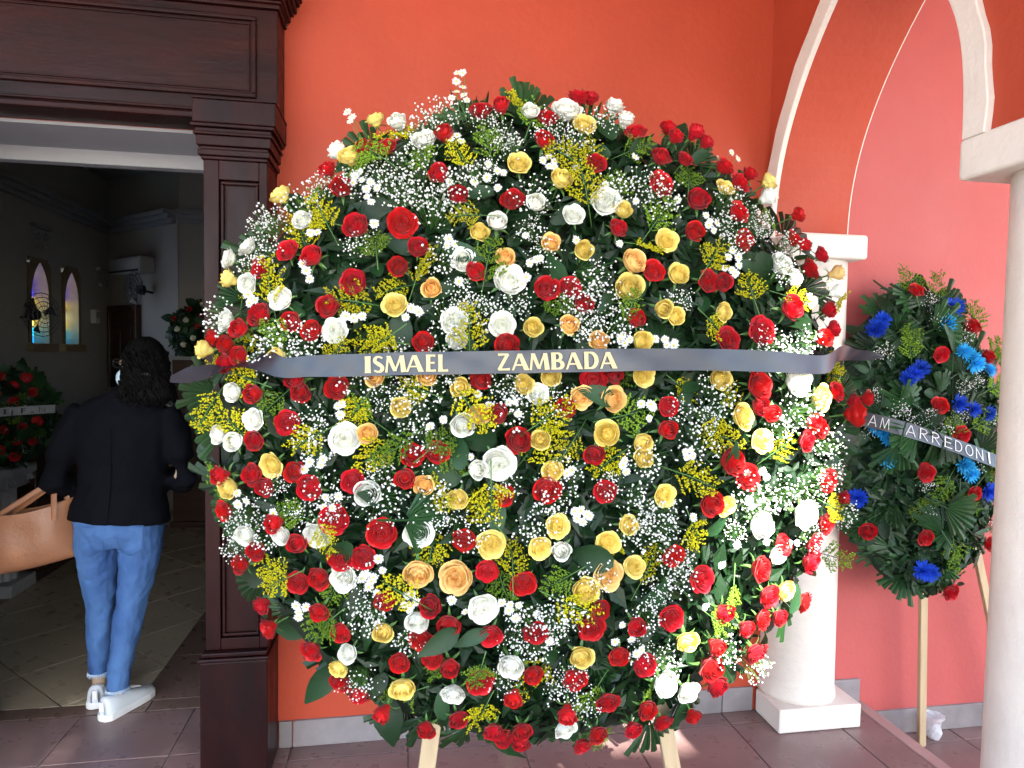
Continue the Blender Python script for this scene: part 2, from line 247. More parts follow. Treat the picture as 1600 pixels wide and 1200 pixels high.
DAISIES = """-596,864,40;-583,850,40;-590,836,38;-283,1001,48;-268,1005,49;-290,978,45;-271,961,43;-288,945,42;-263,940,41;-303,929,40;-261,917,57;-568,647,138;-553,658,137;-573,622,146;-551,628,152;-530,624,160;-538,600,167;-509,605,172;-525,560,183;-536,576,174;-324,620,207;-311,755,161;-297,765,160;-287,745,170;-220,678,202;-196,655,211;-69,696,207;-47,706,203;-37,693,208;-49,676,213;-35,672,216;-257,622,215;-193,604,225;-221,634,216;-177,651,214;202,727,187;188,591,229;318,605,212;404,565,208;417,546,211;434,544,208;423,523,215;410,538,214;25,675,214;104,630,225;477,464,217;461,443,225;497,449,215;446,410,233;469,404,230;493,423,221;478,397,229;130,458,260;5,462,263;-123,468,259;-327,456,244;-330,437,246;-310,442,248;-119,396,270;-101,405,270;-88,409,270;-127,357,275;-137,334,278;-303,342,263;-409,267,257;-423,271,255;-434,247,256;-401,264,260;-585,252,226;-562,245,231;-543,254,235;-516,501,199;-680,481,154;-663,478,160;-698,396,168;-690,374,176;-676,352,185;-845,318,109;-829,310,122;-835,296,122;-821,298,130;117,198,289;130,188,291;143,198,290;126,208,289;216,200,284;246,201,281;249,187,283;276,199,280;271,185,281;-257,52,287;-229,24,290;-176,29,293;-163,34,294;-155,3,295;-339,-11,279;-373,-26,276;-600,20,234;-589,30,236;-594,1,236;-274,-101,285;-346,-190,273;-680,-137,208;-666,-116,214;-643,-123,220;-634,-110,224;173,30,293;198,27,293;203,20,292;192,-9,292;123,-115,294;131,-145,292;120,-131,293;-20,-139,296;-29,-146,294;295,-97,282;310,-94,281;301,-111,282;316,-108,281;-627,-202,220;-608,-228,222;-595,-202,227;-635,-225,215;-496,-357,231;-487,-386,229;-529,-394,219;-515,-411,219;-537,-407,215;-521,-426,215;-499,-445,215;-506,-402,223;-423,-452,230;-410,-448,232;-432,-471,225;-416,-478,226;-404,-468,230;-419,-489,222;-283,-490,242;-315,-463,244;-190,-470,255;-169,-475,254;-146,-482,256;-170,-495,251;-153,-515,249;319,-271,270;371,-514,226;559,-351,219;673,-365,183;415,-401,240;129,-548,243;-7,-244,288;6,-241,289;23,-251,289;-2,-263,288;15,-272,286;31,-258,288;-757,-244,170;-828,-213,141;-853,-227,124;-857,-198,125;-702,-485,141;-694,-502,139;-681,-488,151;-698,-515,134;631,-740,60;618,-752,59;177,-632,220;189,-625,220;158,-587,233;114,-591,233;461,-352,239;642,-365,194;487,-160,253;551,-170,241;540,-152,244;503,-248,244;494,-230,248;551,-55,246;-487,142,254;-62,-580,238;755,352,153;778,345,144;756,330,158;887,423,68;876,402,67;512,788,75;563,817,61;583,798,62"""
RIBBON = """-733,118,243,50;-672,120,264,52;-610,121,281,55;-533,122,298,55;-440,125,316,56;-348,126,330,56;-255,128,339,56;-161,130,347,56;-64,133,349,57;33,136,350,58;135,139,348,57;242,142,340,57;353,144,329,57;473,145,309,58;602,144,283,57;751,145,235,52"""
BLUEW = """D1889,1755;D1917,1771;D1867,1740;D2271,1771;D2248,1760;C2207,1695;C2297,1559;C2266,1580;C2319,1534;D2036,1487;D2067,1510;D2008,1468;D2223,1369;D2293,1346;D2369,1330;C1882,1279;C1906,1253;C1929,1233;C1919,1151;C2245,1126;C2276,1089;D2371,1013;D2421,991;D1793,968;D2088,699;D2117,692;R2101,1832;R2326,1682;R2157,1568;R2387,1561;R2135,1361;R2069,1097;R2229,1246;R2295,1009;R1855,843;R2081,838;R2241,599;R2413,793;C2393,1508"""
LETTERS = """I,-0.5345,-0.5160;S,-0.5129,-0.4865;M,-0.4849,-0.4339;A,-0.4339,-0.3925;E,-0.3863,-0.3618;L,-0.3572,-0.3325;Z,-0.2143,-0.1814;A,-0.1782,-0.1368;M,-0.1351,-0.0850;B,-0.0802,-0.0462;A,-0.0430,-0.0010;D,0.0039,0.0432;A,0.0449,0.0891"""
# ================================================================ THE SETTING
tag(MB().box(-120, 120, -160, 80, -.5, -.19).build('ground', 'concrete'), kind='structure')
FL = tag(MB().box(-6, 2.04, -2.95, .352, -.185, -.006).build('porch_floor', 'grout'), kind='structure')
def tile(parent, x0, x1, y0, y1, z, m, g=.0025, nm='tile'):
    cx, cy = (x0+x1)/2, (y0+y1)/2; hx, hy = (x1-x0)/2-g, (y1-y0)/2-g
    zz = random.uniform(-.0006, .0006)
    return obj(nm, MB().box(-hx, hx, -hy, hy, -.012, zz).mesh(nm, m, bevel=.0015, seg=1), parent, (cx, cy, z))
random.seed(3)
for i in range(-6, 5):
    for (ya, yb) in [(-.10, 0)]+[(-.10-.45*(k+1), -.10-.45*k) for k in range(6)]:
        x0 = .06+.45*i; x1 = min(x0+.45, 2.04)
        tile(FL, x0, x1, ya, yb, 0, 'tile')
for i in range(-6, -1):     # row running through the doorway
    x0 = .06+.45*i
    tile(FL, max(x0, -1.9), min(x0+.45, -.71), .002, .35, 0, 'tile')
NS = tag(MB().box(2.042, 2.10, -2.95, .0, -.185, .002).build('floor_edge', 'nosing', bevel=.006), kind='structure')
LF = tag(MB().box(2.102, 7, -2.95, 0, -.19, -.172).build('lower_floor', 'grout'), kind='structure')
for i in range(0, 4):
    for k in range(0, 5):
        tile(LF, 2.105+.45*i, 2.105+.45*(i+1), -.10-.45*(k+1), -.10-.45*k, -.166, 'tilelow')
    tile(LF, 2.105+.45*i, 2.105+.45*(i+1), -.10, 0, -.166, 'tilelow')
tag(MB().box(-6, 7, -2.74, .6, 3.4, 3.62).build('porch_ceiling', 'porchceil'), kind='structure')
# facade wall with the doorway cut out
fwl = MB().box(-.70, 1.75, 0, .30, 0, 3.4).box(-6, -1.61, 0, .30, 0, 3.4).box(-1.61, -.70, 0, .30, 2.352, 3.4).build('facade_wall', 'orange')
tag(fwl, 'orange painted wall behind the big wreath, next to the dark wooden doorway', 'wall')
random.seed(5)
def skirt(parent, xs, z0, z1, y=0, th=.012):
    for a, b in zip(xs[:-1], xs[1:]):
        cx = (a+b)/2; h = (b-a)/2-.002
        obj('skirting_tile', MB().box(-h, h, -th, .004, z0+.001, z1).mesh('skirting_tile', 'skirt', bevel=.002, seg=1), parent, (cx, y, 0))
skirt(fwl, [-.438, -.385, .065, .515, .965, 1.415, 1.56], 0, .106)
cw = tag(MB().box(1.75, 7, 0, .30, -.19, 3.4).build('side_wall', 'orange_haze'), 'orange wall tinted pink for haze and sky light, behind the wreath with blue flowers', 'wall')
skirt(cw, [1.948, 2.085], 0, .106)
skirt(cw, [2.102, 2.41, 2.86, 3.31, 3.76], -.166, -.053)
# arcade: pointed arches on round columns, square to the facade
def arch_curve(ya, za, yb, zb, n=18):
    half = (ya-yb)/2; top = 2.955; far = []; near = []
    for i in range(n+1):
        t = i/n; far.append((ya-half*t**2.2, za+(top-za)*t)); near.append((yb+half*t**3.0, zb+(top-zb)*t))
    return far+near[::-1][1:]
XA, XB, ZT = 1.563, 1.90, 3.4
ar = MB()
def wallpiece(pts):
    vs = []; fs = []
    for y, z in pts: vs += [(XA, y, z), (XB, y, z), (XA, y, ZT), (XB, y, ZT)]
    for i in range(len(pts)-1):
        a, b = i*4, i*4+4
        fs += [(a, a+2, b+2, b), (a+1, b+1, b+3, a+3), (a, b, b+1, a+1)]
    ar.add(vs, fs)
B1 = arch_curve(-.06, 2.05, -1.03, 2.16); B2 = arch_curve(-1.37, 2.16, -2.33, 2.16)
wallpiece(B1); wallpiece(B2)
ar.box(XA, XB, -.06, -.0015, 2.04, ZT); ar.box(XA, XB, -1.37, -1.03, 2.15, ZT); ar.box(XA, XB, -2.73, -2.33, 2.15, ZT)
arw = empty('arcade', (1.73, -1.2, 0), 'orange arcade with cream edged pointed arches and white columns beside the porch', 'arcade')
rel(ar, arw).build('arch_wall', 'orange', arw)
def trim(pts, x0, x1, wd, lip=.004, nm='arch_trim'):
    m = MB(); vs = []; fs = []
    for i, (y, z) in enumerate(pts):
        a = pts[max(i-1, 0)]; b = pts[min(i+1, len(pts)-1)]
        t = Vector((b[0]-a[0], b[1]-a[1])).normalized(); n = Vector((t.y, -t.x))   # away from the opening
        if n.y < -.05: n = -n
        if (y-(pts[0][0]+pts[-1][0])/2)*n.x < 0 and abs(n.x) > .05: n = -n
        w = wd*(1+.05*math.sin(i*1.7)+.03*math.sin(i*.6))
        for xx in (x0, x1):
            for q in (-lip, w): vs.append((xx, y+n.x*q, z+n.y*q))
    for i in range(len(pts)-1):
        a, b = i*4, i*4+4
        fs += [(a, a+1, b+1, b), (a+2, b+2, b+3, a+3), (a, b, b+2, a+2), (a+1, a+3, b+3, b+1)]
    fs += [(0, 2, 3, 1), tuple(len(vs)-4+k for k in (0, 1, 3, 2))]
    m.add(vs, fs); rel(m, arw).build(nm, 'cream', arw, bevel=.004)
for P in (B1, B2):
    trim(P, XA-.022, XA+.002, .072); trim(P, XB-.002, XB+.004, .07, .001)
def column(cx, cy, r, z0, z1, ct, px0, px1, py0, py1, cap):
    prof = [(r*1.03, z0), (r*1.03, z0+.02), (r, z0+.05)]+[(r*(1-.05*k/8), z0+.05+(z1-z0-.05)*k/8) for k in range(1, 9)]
    m = MB().lathe([(a, b) for a, b in prof], (cx, cy, 0), 40); rel(m, arw).build('column_shaft', 'cream', arw, smooth=True)
    m = MB().box(px0, px1, py0, py1, .002, .102); rel(m, arw).build('plinth', 'cream', arw, bevel=.006)
    m = MB().box(*cap, z1, ct); rel(m, arw).build('capital', 'cream', arw, bevel=.014, seg=3)
column(1.742, -.035, .157, .10, 1.955, 2.055, 1.568, 1.942, -.205, -.016, (1.55, 1.895, -.205, -.002))
column(1.745, -1.19, .152, .10, 2.05, 2.165, 1.56, 1.94, -1.38, -1.00, (1.545, 1.92, -1.385, -1.012))
column(1.745, -2.52, .152, .10, 2.05, 2.165, 1.56, 1.94, -2.71, -2.33, (1.545, 1.92, -2.71, -2.33))
# carved wooden door surround
ds = empty('door_surround', (-1.11, -.1, 0), 'dark mahogany wooden doorway surround with panelled pilaster and heavy lintel', 'doorway')
def wpart(nm, mb, m='wood', bevel=.004, parent=None, seg=2):
    mb.v = [v-ds.location for v in mb.v]
    return mb.build(nm, m, parent or ds, bevel=bevel, seg=seg)
def frame(x0, x1, z0, z1, y, w=.014, d=.012):
    return [MB().box(x0, x1, y-d, y+.002, z1-w, z1), MB().box(x0, x1, y-d, y+.002, z0, z0+w),
            MB().box(x0, x0+w, y-d, y+.002, z0+w, z1-w), MB().box(x1-w, x1, y-d, y+.002, z0+w, z1-w)]
def pilaster(x0, x1):
    # base block
    b = wpart('pilaster_base', MB().box(x0, x1, -.227, .0-.002, .001, .452))
    wpart('moulding', MB().box(x0-.006, x1+.006, -.235, -.002, .453, .468), bevel=.005)
    wpart('moulding', MB().box(x0+.004, x1-.002, -.224, -.002, .4685, .484), bevel=.004)
    sx0, sx1 = x0+.013, x1-.004
    # shaft built as stiles and rails round a sunk panel
    px0, px1 = sx0+.050, sx1-.028
    wpart('stile', MB().box(sx0, px0, -.197, -.002, .4845, 2.20), bevel=.003)
    wpart('stile', MB().box(px1, sx1, -.197, -.002, .4845, 2.20), bevel=.003)
    wpart('rail', MB().box(px0+.0005, px1-.0005, -.1965, -.002, .4848, .525), bevel=.002)
    wpart('rail', MB().box(px0+.0005, px1-.0005, -.1965, -.002, 2.135, 2.1995), bevel=.002)
    wpart('sunk_panel', MB().box(px0+.0005, px1-.0005, -.175, -.003, .5255, 2.1345), bevel=0)
    for f in frame(px0+.004, px1-.004, .530, 2.130, -.175, .010, .016): wpart('bead', f, bevel=.003)
    # stepped capital
    z = 2.2005
    for dz, o in ((.012, .004), (.020, .012), (.012, .006), (.034, .016), (.010, .024), (.014, .018), (.012, .030)):
        wpart('moulding', MB().box(x0+.010-o, x1-.006+o, -.199-o*1.1, -.002, z, z+dz-.0006), bevel=.003); z += dz
    wpart('capital_block', MB().box(x0-.012, x1+.030, -.236, -.002, z, 2.392), bevel=.004)
    wpart('moulding', MB().box(x0-.014, x1+.032, -.238, -.002, 2.3925, 2.398), bevel=.001)
pilaster(-.666, -.439)
pilaster(-1.802, -1.575)
LX0, LX1 = -1.83, -.416
wpart('lintel_board', MB().box(LX0, LX1, -.150, -.002, 2.375, 2.742), 'woodh')
wpart('moulding', MB().box(-1.56, -.672, -.158, -.004, 2.352, 2.3745), 'woodh', .006)
wpart('moulding', MB().box(-1.56, -.672, -.166, -.1505, 2.376, 2.386), 'woodh', .004)
for f in frame(-1.75, -.487, 2.432, 2.712, -.150, .016, .014): wpart('bead', f, 'woodh', .005)
for f in frame(-1.72, -.509, 2.456, 2.690, -.150, .006, .006): wpart('bead', f, 'woodh', .002)
z = 2.743
for dz, o in ((.016, .012), (.010, .020), (.022, .030), (.012, .046), (.026, .060), (.014, .074), (.05, .085)):
    wpart('cornice_step', MB().box(LX0-o, LX1+o*.75, -.150-o, -.002, z, z+dz-.0006), 'woodh', .004); z += dz
for x0, x1 in ((-1.608, -1.585),):
    wpart('jamb_board', MB().box(x0, x1, -.15, .02, .001, 2.351), bevel=.002)
# plastered inner frame
inf = empty('inner_door_frame', (-1.11, .3, 0), 'plain grey white plaster frame just inside the wooden doorway', 'door frame')
for nm, b in (('header', (-1.75, -.5, .302, .36, 2.285, 2.6)), ('jamb', (-1.75, -1.600, .302, .36, .001, 2.2845)), ('jamb', (-.70, -.5, .302, .36, .001, 2.2845))):
    rel(MB().box(*b), inf).build(nm, 'plaster', inf, bevel=.004)
rel(MB().box(-1.609, -.701, -.0035, .3015, 2.340, 2.3515), inf).build('lining', 'plaster', inf)
for x0, x1 in ((-1.6095, -1.602), (-.708, -.7005)): rel(MB().box(x0, x1, .022, .3015, .001, 2.3395), inf).build('lining', 'plaster', inf)
# ---------------------------------------------------------------- the room behind the door
IF = tag(MB().box(-6.2, 3.2, .3525, 7.2, -.185, -.006).build('room_floor', 'groutdark'), kind='structure')
def clip(poly, ax, lim, sgn):
    out = []
    for i in range(len(poly)):
        a, b = poly[i-1], poly[i]; da, db = (a[ax]-lim)*sgn, (b[ax]-lim)*sgn
        if (da >= 0) != (db >= 0):
            t = da/(da-db); out.append((a[0]+(b[0]-a[0])*t, a[1]+(b[1]-a[1])*t))
        if db >= 0: out.append(b)
    return out
for i in range(-14, 14):
    for j in range(-6, 16):
        p0, q0 = -.96+.65*i+.006, 2.5+.65*j+.006; d = .638
        poly = [((p-q)/2, (p+q)/2) for p, q in ((p0, q0), (p0+d, q0), (p0+d, q0+d), (p0, q0+d))]
        for ax, lim, s in ((0, -2.32, 1), (0, -1.10, -1), (1, .452, 1), (1, 4.6, -1)): poly = clip(poly, ax, lim, s) if poly else poly
        if len(poly) < 3: continue
        cx = sum(p[0] for p in poly)/len(poly); cy = sum(p[1] for p in poly)/len(poly); n = len(poly)
        vs = [(p[0]-cx, p[1]-cy, 0) for p in poly]+[(p[0]-cx, p[1]-cy, -.01) for p in poly]
        fs = [tuple(range(n))]+[(k, k+n, (k+1) % n+n, (k+1) % n) for k in range(n)]
        me = mesh_from('tile', vs, fs, 'tan')
        if me.polygons[0].normal.z < 0: me.flip_normals()
        obj('tile', me, IF, (cx, cy, 0))
for x0, x1, y0, y1 in [(-1.097, -.65, .45+.45*k, .90+.45*k) for k in range(9)]+[(-2.77, -2.323, .45+.45*k, .90+.45*k) for k in range(9)]+[(-1.74+.45*k-.2, -1.29+.45*k-.2, .355, .449) for k in range(-2, 4)]+[(-.647, -.2, .45+.45*k, .90+.45*k) for k in range(4)]:
    tile(IF, x0, x1, y0, y1, 0, 'brown')
# left wall of the room with two lancet openings
WY = [(3.52, 3.90), (4.10, 4.46)]; WZ = (1.56, 2.30)
lw = MB(); ys = [.36, WY[0][0], WY[0][1], WY[1][0], WY[1][1], 5.3]
for a, b, hole in ((ys[0], ys[1], 0), (ys[1], ys[2], 1), (ys[2], ys[3], 0), (ys[3], ys[4], 1), (ys[4], ys[5], 0)):
    if hole: lw.box(-3.3, -3, a, b, 0, WZ[0]).box(-3.3, -3, a, b, WZ[1], 3.3)
    else: lw.box(-3.3, -3, a, b, 0, 3.3)
tag(lw.build('room_wall', 'roomwall'), 'dim chapel side wall holding the two stained glass lancet windows', 'wall')
def slab(p, q, th, z0, z1):
    p, q = Vector((*p, 0)), Vector((*q, 0)); n = Vector((-(q-p).y, (q-p).x, 0)).normalized()*th
    vs = [(v.x, v.y, z) for z in (z0, z1) for v in (p, q, q+n, p+n)]
    return vs, [(0,3,2,1),(4,5,6,7),(0,1,5,4),(1,2,6,5),(2,3,7,6),(3,0,4,7)]
DA, DB = Vector((-3.0, 5.15)), Vector((-2.05, 4.25))
m = MB(); m.add(*slab(DB, DA, -.2, 0, 3.3)); dw = m.build('angled_wall', 'roomwall')
tag(dw, 'dim angled chapel wall with a brown door and a round fan', 'wall')
tag(MB().box(-2.06, 3.2, 4.26, 4.5, 0, 3.3).build('end_wall', 'roomwall'), 'dim chapel end wall behind the dark flower arrangement', 'wall')
tag(MB().box(3.0, 3.2, .36, 4.26, 0, 3.3).build('far_side_wall', 'roomwall'), 'dim chapel wall on the side hidden by the facade', 'wall')
tag(MB().box(-3.3, 3.2, .305, 5.4, 3.3, 3.39).build('room_ceiling', 'roomceil'), kind='structure')
tag(MB().box(-3.3, -1.75, .302, .36, 0, 3.3).box(-.5, 3.2, .302, .36, 0, 3.3).box(-1.75, -.5, .302, .36, 2.601, 3.3).build('inner_front_wall', 'roomwall'), 'inner face of the front wall inside the chapel', 'wall')
# cornices
def cornice(p, q, off):
    p, q = Vector(p), Vector(q); d = (q-p).normalized(); n = Vector((d.y, -d.x))*off
    mb = MB()
    for k, (w, z0, z1) in enumerate(((.05, 2.74, 2.78), (.09, 2.7805, 2.82), (.13, 2.8205, 2.86))):
        mb.add(*[(x if i else [(v[0], v[1], v[2]) for v in x]) for i, x in enumerate(slab(p, q, w*off, z0, z1))])
    return mb
for i, (p, q, lab) in enumerate((((-2.999, 5.1), (-2.999, .5), 'pale moulded cornice above the lancet windows'), ((-2.06, 4.249), (-2.97, 5.11), 'pale moulded cornice on the angled wall above the brown door'), ((-.2, 4.259), (-2.04, 4.259), 'pale moulded cornice on the end wall behind the dark flower arrangement'))):
    tag(cornice(p, q, 1 if i == 0 else 1).build('cornice', 'plaster', bevel=.006), lab, 'cornice')
# lancet windows
def lancet(y0, y1, lab):
    cy = (y0+y1)/2; W = (y1-y0)/2-.05; z0, zs = WZ[0]+.02, 1.98; R = W*2.6
    root = empty('stained_window', (-3.0, cy, WZ[0]), lab, 'window', 'stained glass lancets')
    def prof(w, zb, n=8):
        H = math.sqrt(R*R-(R-W)**2); pts = [(-w, zb)]
        for i in range(n+1): pts.append((-w+(R-math.sqrt(max(0, R*R-(i/n*H)**2)))*w/W, zs+i/n*H*(w/W)))
        pts += [(-y, z) for y, z in pts[::-1][1:]]
        return pts
    inn = prof(W, z0); n = len(inn)
    # plaster surround: from the arch outline out to the rectangular hole
    vs = []; fs = []
    hw = (y1-y0)/2
    for (y, z) in inn:
        if z <= zs+.001: oy, oz = (-hw if y < 0 else hw), (WZ[0] if z <= z0+.001 else z)
        else: oy, oz = y/W*hw if abs(y) > .02 else 0, WZ[1]
        if z > zs+.001 and abs(y) > W*.75: oy = math.copysign(hw, y); oz = z+(WZ[1]-z)*.6
        for x in (.0, -.16): vs += [(x+.012 if x == 0 else x, y, z-WZ[0]), (x+.012 if x == 0 else x, oy, oz-WZ[0])]
    for i in range(n-1):
        a, b = i*4, i*4+4
        fs += [(a, b, b+1, a+1), (a+2, a+3, b+3, b+2), (a, a+2, b+2, b)]
    mb = MB().add(vs, fs); mb.build('surround', 'gilt', root)
    MB().box(-.16, .05, -hw-.03, hw+.03, -.05, .018).build('sill', 'gilt', root, bevel=.006)
    # panes
    cols = ['pbot', 'pteal', 'pgrey', 'ppale', 'pyel', 'pblue', 'pcream', 'pblue']
    zz = [z0, 1.64, 1.72, 1.80, 1.89, 1.98, 2.06, 2.15, 2.32]
    H = math.sqrt(R*R-(R-W)**2)
    def hwid(z): return W if z <= zs else max(0, W-(R-math.sqrt(max(0, R*R-min(z-zs, H)**2))))
    zz[-1] = zs+H
    for k in range(8):
        for s in (0, 1, 2):
            a, b = zz[k]+.004, zz[k+1]-.004
            def lim(z):
                w = hwid(z); return (-w+s*2*w/3+.003, -w+(s+1)*2*w/3-.003)
            la, lb = lim(a), lim(b)
            if la[1]-la[0] < .004: continue
            c = cols[k]
            if k == 4 and s == 1: c = 'ppale'
            if k == 6: c = 'pblue' if s != 1 else 'pyel'
            if k == 2 and s == 2: c = 'pyel'
            if k == 3 and s == 0: c = 'pgrey'
            vs = [(x, y, z-WZ[0]) for x in (-.12, -.115) for y, z in ((la[0], a), (la[1], a), (lb[1], b), (lb[0], b))]
            obj('pane', mesh_from('pane', vs, [(0,1,2,3),(4,7,6,5),(0,4,5,1),(1,5,6,2),(2,6,7,3),(3,7,4,0)], c), root)
    MB().box(-.135, -.105, -W, W, 1.888-WZ[0], 1.892-WZ[0]+.02).build('glazing_bar', 'black', root)
for nm, c in (('pbot', (.0, .16, .50)), ('pteal', (.01, .30, .50)), ('pgrey', (.12, .20, .34)), ('ppale', (.50, .55, .40)), ('pyel', (.60, .50, .10)), ('pblue', (.02, .015, .45)), ('pcream', (.62, .52, .28))):
    mat(nm, c, .3, emit=.9)
lancet(*WY[0], 'stained glass lancet window with a wall fan in front of it')
lancet(*WY[1], 'stained glass lancet window beside the small white wall box')
# brown door on the angled wall
dd = (DB-DA).normalized(); ang = math.atan2(dd.y, dd.x)
dr = empty('interior_door', (DA.x+dd.x*.30, DA.y+dd.y*.30, 0), 'brown panelled wooden door in the dim angled wall', 'door'); dr.rotation_euler.z = ang
for nm, b in (('door_leaf', (-.19, .30, -.045, -.002, .0, 1.93)), ('door_frame', (-.235, -.192, -.06, -.001, 0, 1.99)), ('door_frame', (.302, .345, -.06, -.001, 0, 1.99)), ('door_frame', (-.191, .301, -.06, -.001, 1.932, 1.99)), ('door_panel', (-.13, .03, -.056, -.046, 1.1, 1.8)), ('door_panel', (.08, .24, -.056, -.046, 1.1, 1.8)), ('door_panel', (-.13, .24, -.056, -.046, .2, .9))):
    MB().box(*b).build(nm, 'darkwood', dr, bevel=.006)
# ================================================================ THINGS IN THE ROOM
def wall_fan(loc, rz, r, lab):
    root = empty('wall_fan', loc, lab, 'fan', 'fans on the chapel walls'); root.rotation_euler.z = rz
    MB().tube([(0, .0, -.02), (0, -.12, .0)], .012).build('bracket', 'black', root)
    MB().tube([(0, -.09, 0), (0, -.15, 0)], [.05, .04], 12).build('motor', 'black', root)
    g = MB()
    for rr in (r, r*.8, r*.6, r*.4, r*.2):
        g.tube([(rr*math.cos(a), -.19-.03*math.cos(rr/r*1.5), rr*math.sin(a)) for a in [2*math.pi*k/20 for k in range(21)]], .003, 4)
    for k in range(16):
        a = 2*math.pi*k/16; g.tube([(0, -.225, 0), (r*math.cos(a), -.19, r*math.sin(a))], .0018, 4)
    g.build('guard', 'metal', root)
    for k in range(3):
        a = 2*math.pi*k/3+.3; v = []
        for t in (.04, r*.5, r*.88):
            for s in (-.35, .35): v.append((t*math.cos(a+s*(.6 if t < .1 else 1)), -.17+s*.04, t*math.sin(a+s*(.6 if t < .1 else 1))))
        obj('blade', mesh_from('blade', v, [(0, 1, 3, 2), (2, 3, 5, 4)], 'metal'), root)
wall_fan((-2.90, 3.22, 1.80), rad(70), .17, 'dark wall fan mounted in front of a stained glass window')
p = DA+dd*.86; wall_fan((p.x, p.y, 2.12), ang, .17, 'round dark wall fan above and beside the brown door')
def plain(nm, mb, m, lab, cat, loc, rz=0, bevel=.006):
    o = mb.build(nm, m, None, bevel=bevel); o.location = loc; o.rotation_euler.z = rz; return tag(o, lab, cat)
wb = empty('wall_box', (-3.0, 4.74, 1.86), 'small white control box on the wall beside the lancet window', 'control box')
MB().box(0, .05, -.05, .05, -.07, .07).build('case', 'whiteplastic', wb, bevel=.006); MB().box(.05, .053, -.035, .035, -.01, .05).build('cover', 'stone', wb)
p = DA+dd*.62
ac = empty('air_conditioner', (p.x, p.y, 2.36), 'long pale air conditioner high on the angled wall', 'air conditioner'); ac.rotation_euler.z = ang
MB().box(-.30, .30, -.16, -.001, -.07, .09).build('case', 'roomwall', ac, bevel=.02); MB().box(-.28, .28, -.165, -.161, -.06, -.04).build('vent', 'black', ac)
def bracket(loc, rz, lab):
    b = empty('carved_bracket', loc, lab, 'bracket', 'carved plaster brackets'); b.rotation_euler.z = rz
    MB().box(-.14, .14, -.05, -.001, .05, .08).build('shelf', 'plaster', b, bevel=.006)
    for s in (-1, 1):
        g = MB()
        for r0, cz in ((.05, -.02), (.032, -.10)):
            g.tube([(s*(.07+r0*(1-k/14)*math.cos(k*.6)), -.025, cz+r0*(1-k/14)*math.sin(k*.6)) for k in range(13)], .009, 6)
        g.build('scroll', 'plaster', b)
bracket((-2.999, 3.72, 2.50), rad(90), 'carved scroll bracket on the wall over the fan window')
bracket((-2.999, 4.95, 2.28), rad(90), 'carved scroll bracket beside the corner of the angled wall')
sd = empty('ceiling_light', (-1.72, 2.6, 3.3), 'small dark dome fitting on the chapel ceiling', 'ceiling light')
MB().lathe([(.07, -.02), (.07, 0)], n=20).build('base', 'whiteplastic', sd); MB().ell((0, 0, -.02), (.05, .05, .05)).build('dome', 'black', sd, smooth=True)
def pew(loc, lab, w=.62):
    r = empty('pew', loc, lab, 'pew', 'wooden pews')
    MB().box(-w/2, w/2, -.02, .02, .40, .98).build('backrest', 'darkwood', r, bevel=.008)
    MB().box(-w/2, w/2, .021, .40, .40, .44).build('seat', 'darkwood', r, bevel=.008)
    for s in (-1, 1): MB().box(s*w/2-.02 if s > 0 else -w/2-.022, w/2+.022 if s > 0 else -w/2-.0005, -.04, .42, .0, .99).build('end_panel', 'darkwood', r, bevel=.008)
    MB().box(-w/2, w/2, -.04, .03, .981, 1.02).build('top_rail', 'darkwood', r, bevel=.008)
pew((-2.56, 3.2, 0), 'dark brown wooden pew under the lancet windows', .60)
pew((-2.70, 2.45, 0), 'dark brown wooden pew behind the red wreath on the pedestal', .5)
# ionic pedestal
pd = empty('pedestal', (-2.46, 2.0, 0), 'white fluted pedestal with scrolled capital carrying the small red wreath', 'pedestal')
MB().box(-.15, .15, -.15, .15, .001, .08).build('base', 'stone', pd, bevel=.008)
sh = MB(); n = 48; vs = []; fs = []
for z in (.0805, .66):
    for j in range(n):
        r = .105 if j % 4 < 2 else .092; a = 2*math.pi*j/n; vs.append((r*math.cos(a), r*math.sin(a), z))
for j in range(n): fs.append((j, (j+1) % n, n+(j+1) % n, n+j))
sh.add(vs, fs).build('fluted_shaft', 'stone', pd)
for s in (-1, 1):
    for yy in (-1, 1):
        g = MB().tube([(s*(.115+.045*(1-k/16)*math.cos(k*.7)), yy*.10, .70+.045*(1-k/16)*math.sin(k*.7)) for k in range(15)], .014, 6); g.build('scroll', 'stone', pd)
MB().box(-.13, .13, -.12, .12, .66, .74).build('capital', 'stone', pd, bevel=.015); MB().box(-.165, .165, -.15, .15, .7405, .80).build('slab', 'stone', pd, bevel=.008)
# side table under the dark arrangement
tb = empty('side_table', (-1.72, 3.7, 0), 'dark wooden stand with a white edged top under the dark flower arrangement', 'table')
MB().box(-.2, .2, -.2, .2, 1.455, 1.485).build('table_top', 'plaster', tb, bevel=.004); MB().box(-.17, .17, -.17, .17, .05, 1.4545).build('cabinet', 'darkwood', tb, bevel=.006); MB().box(-.19, .19, -.19, .19, .001, .0495).build('base', 'darkwood', tb, bevel=.006)
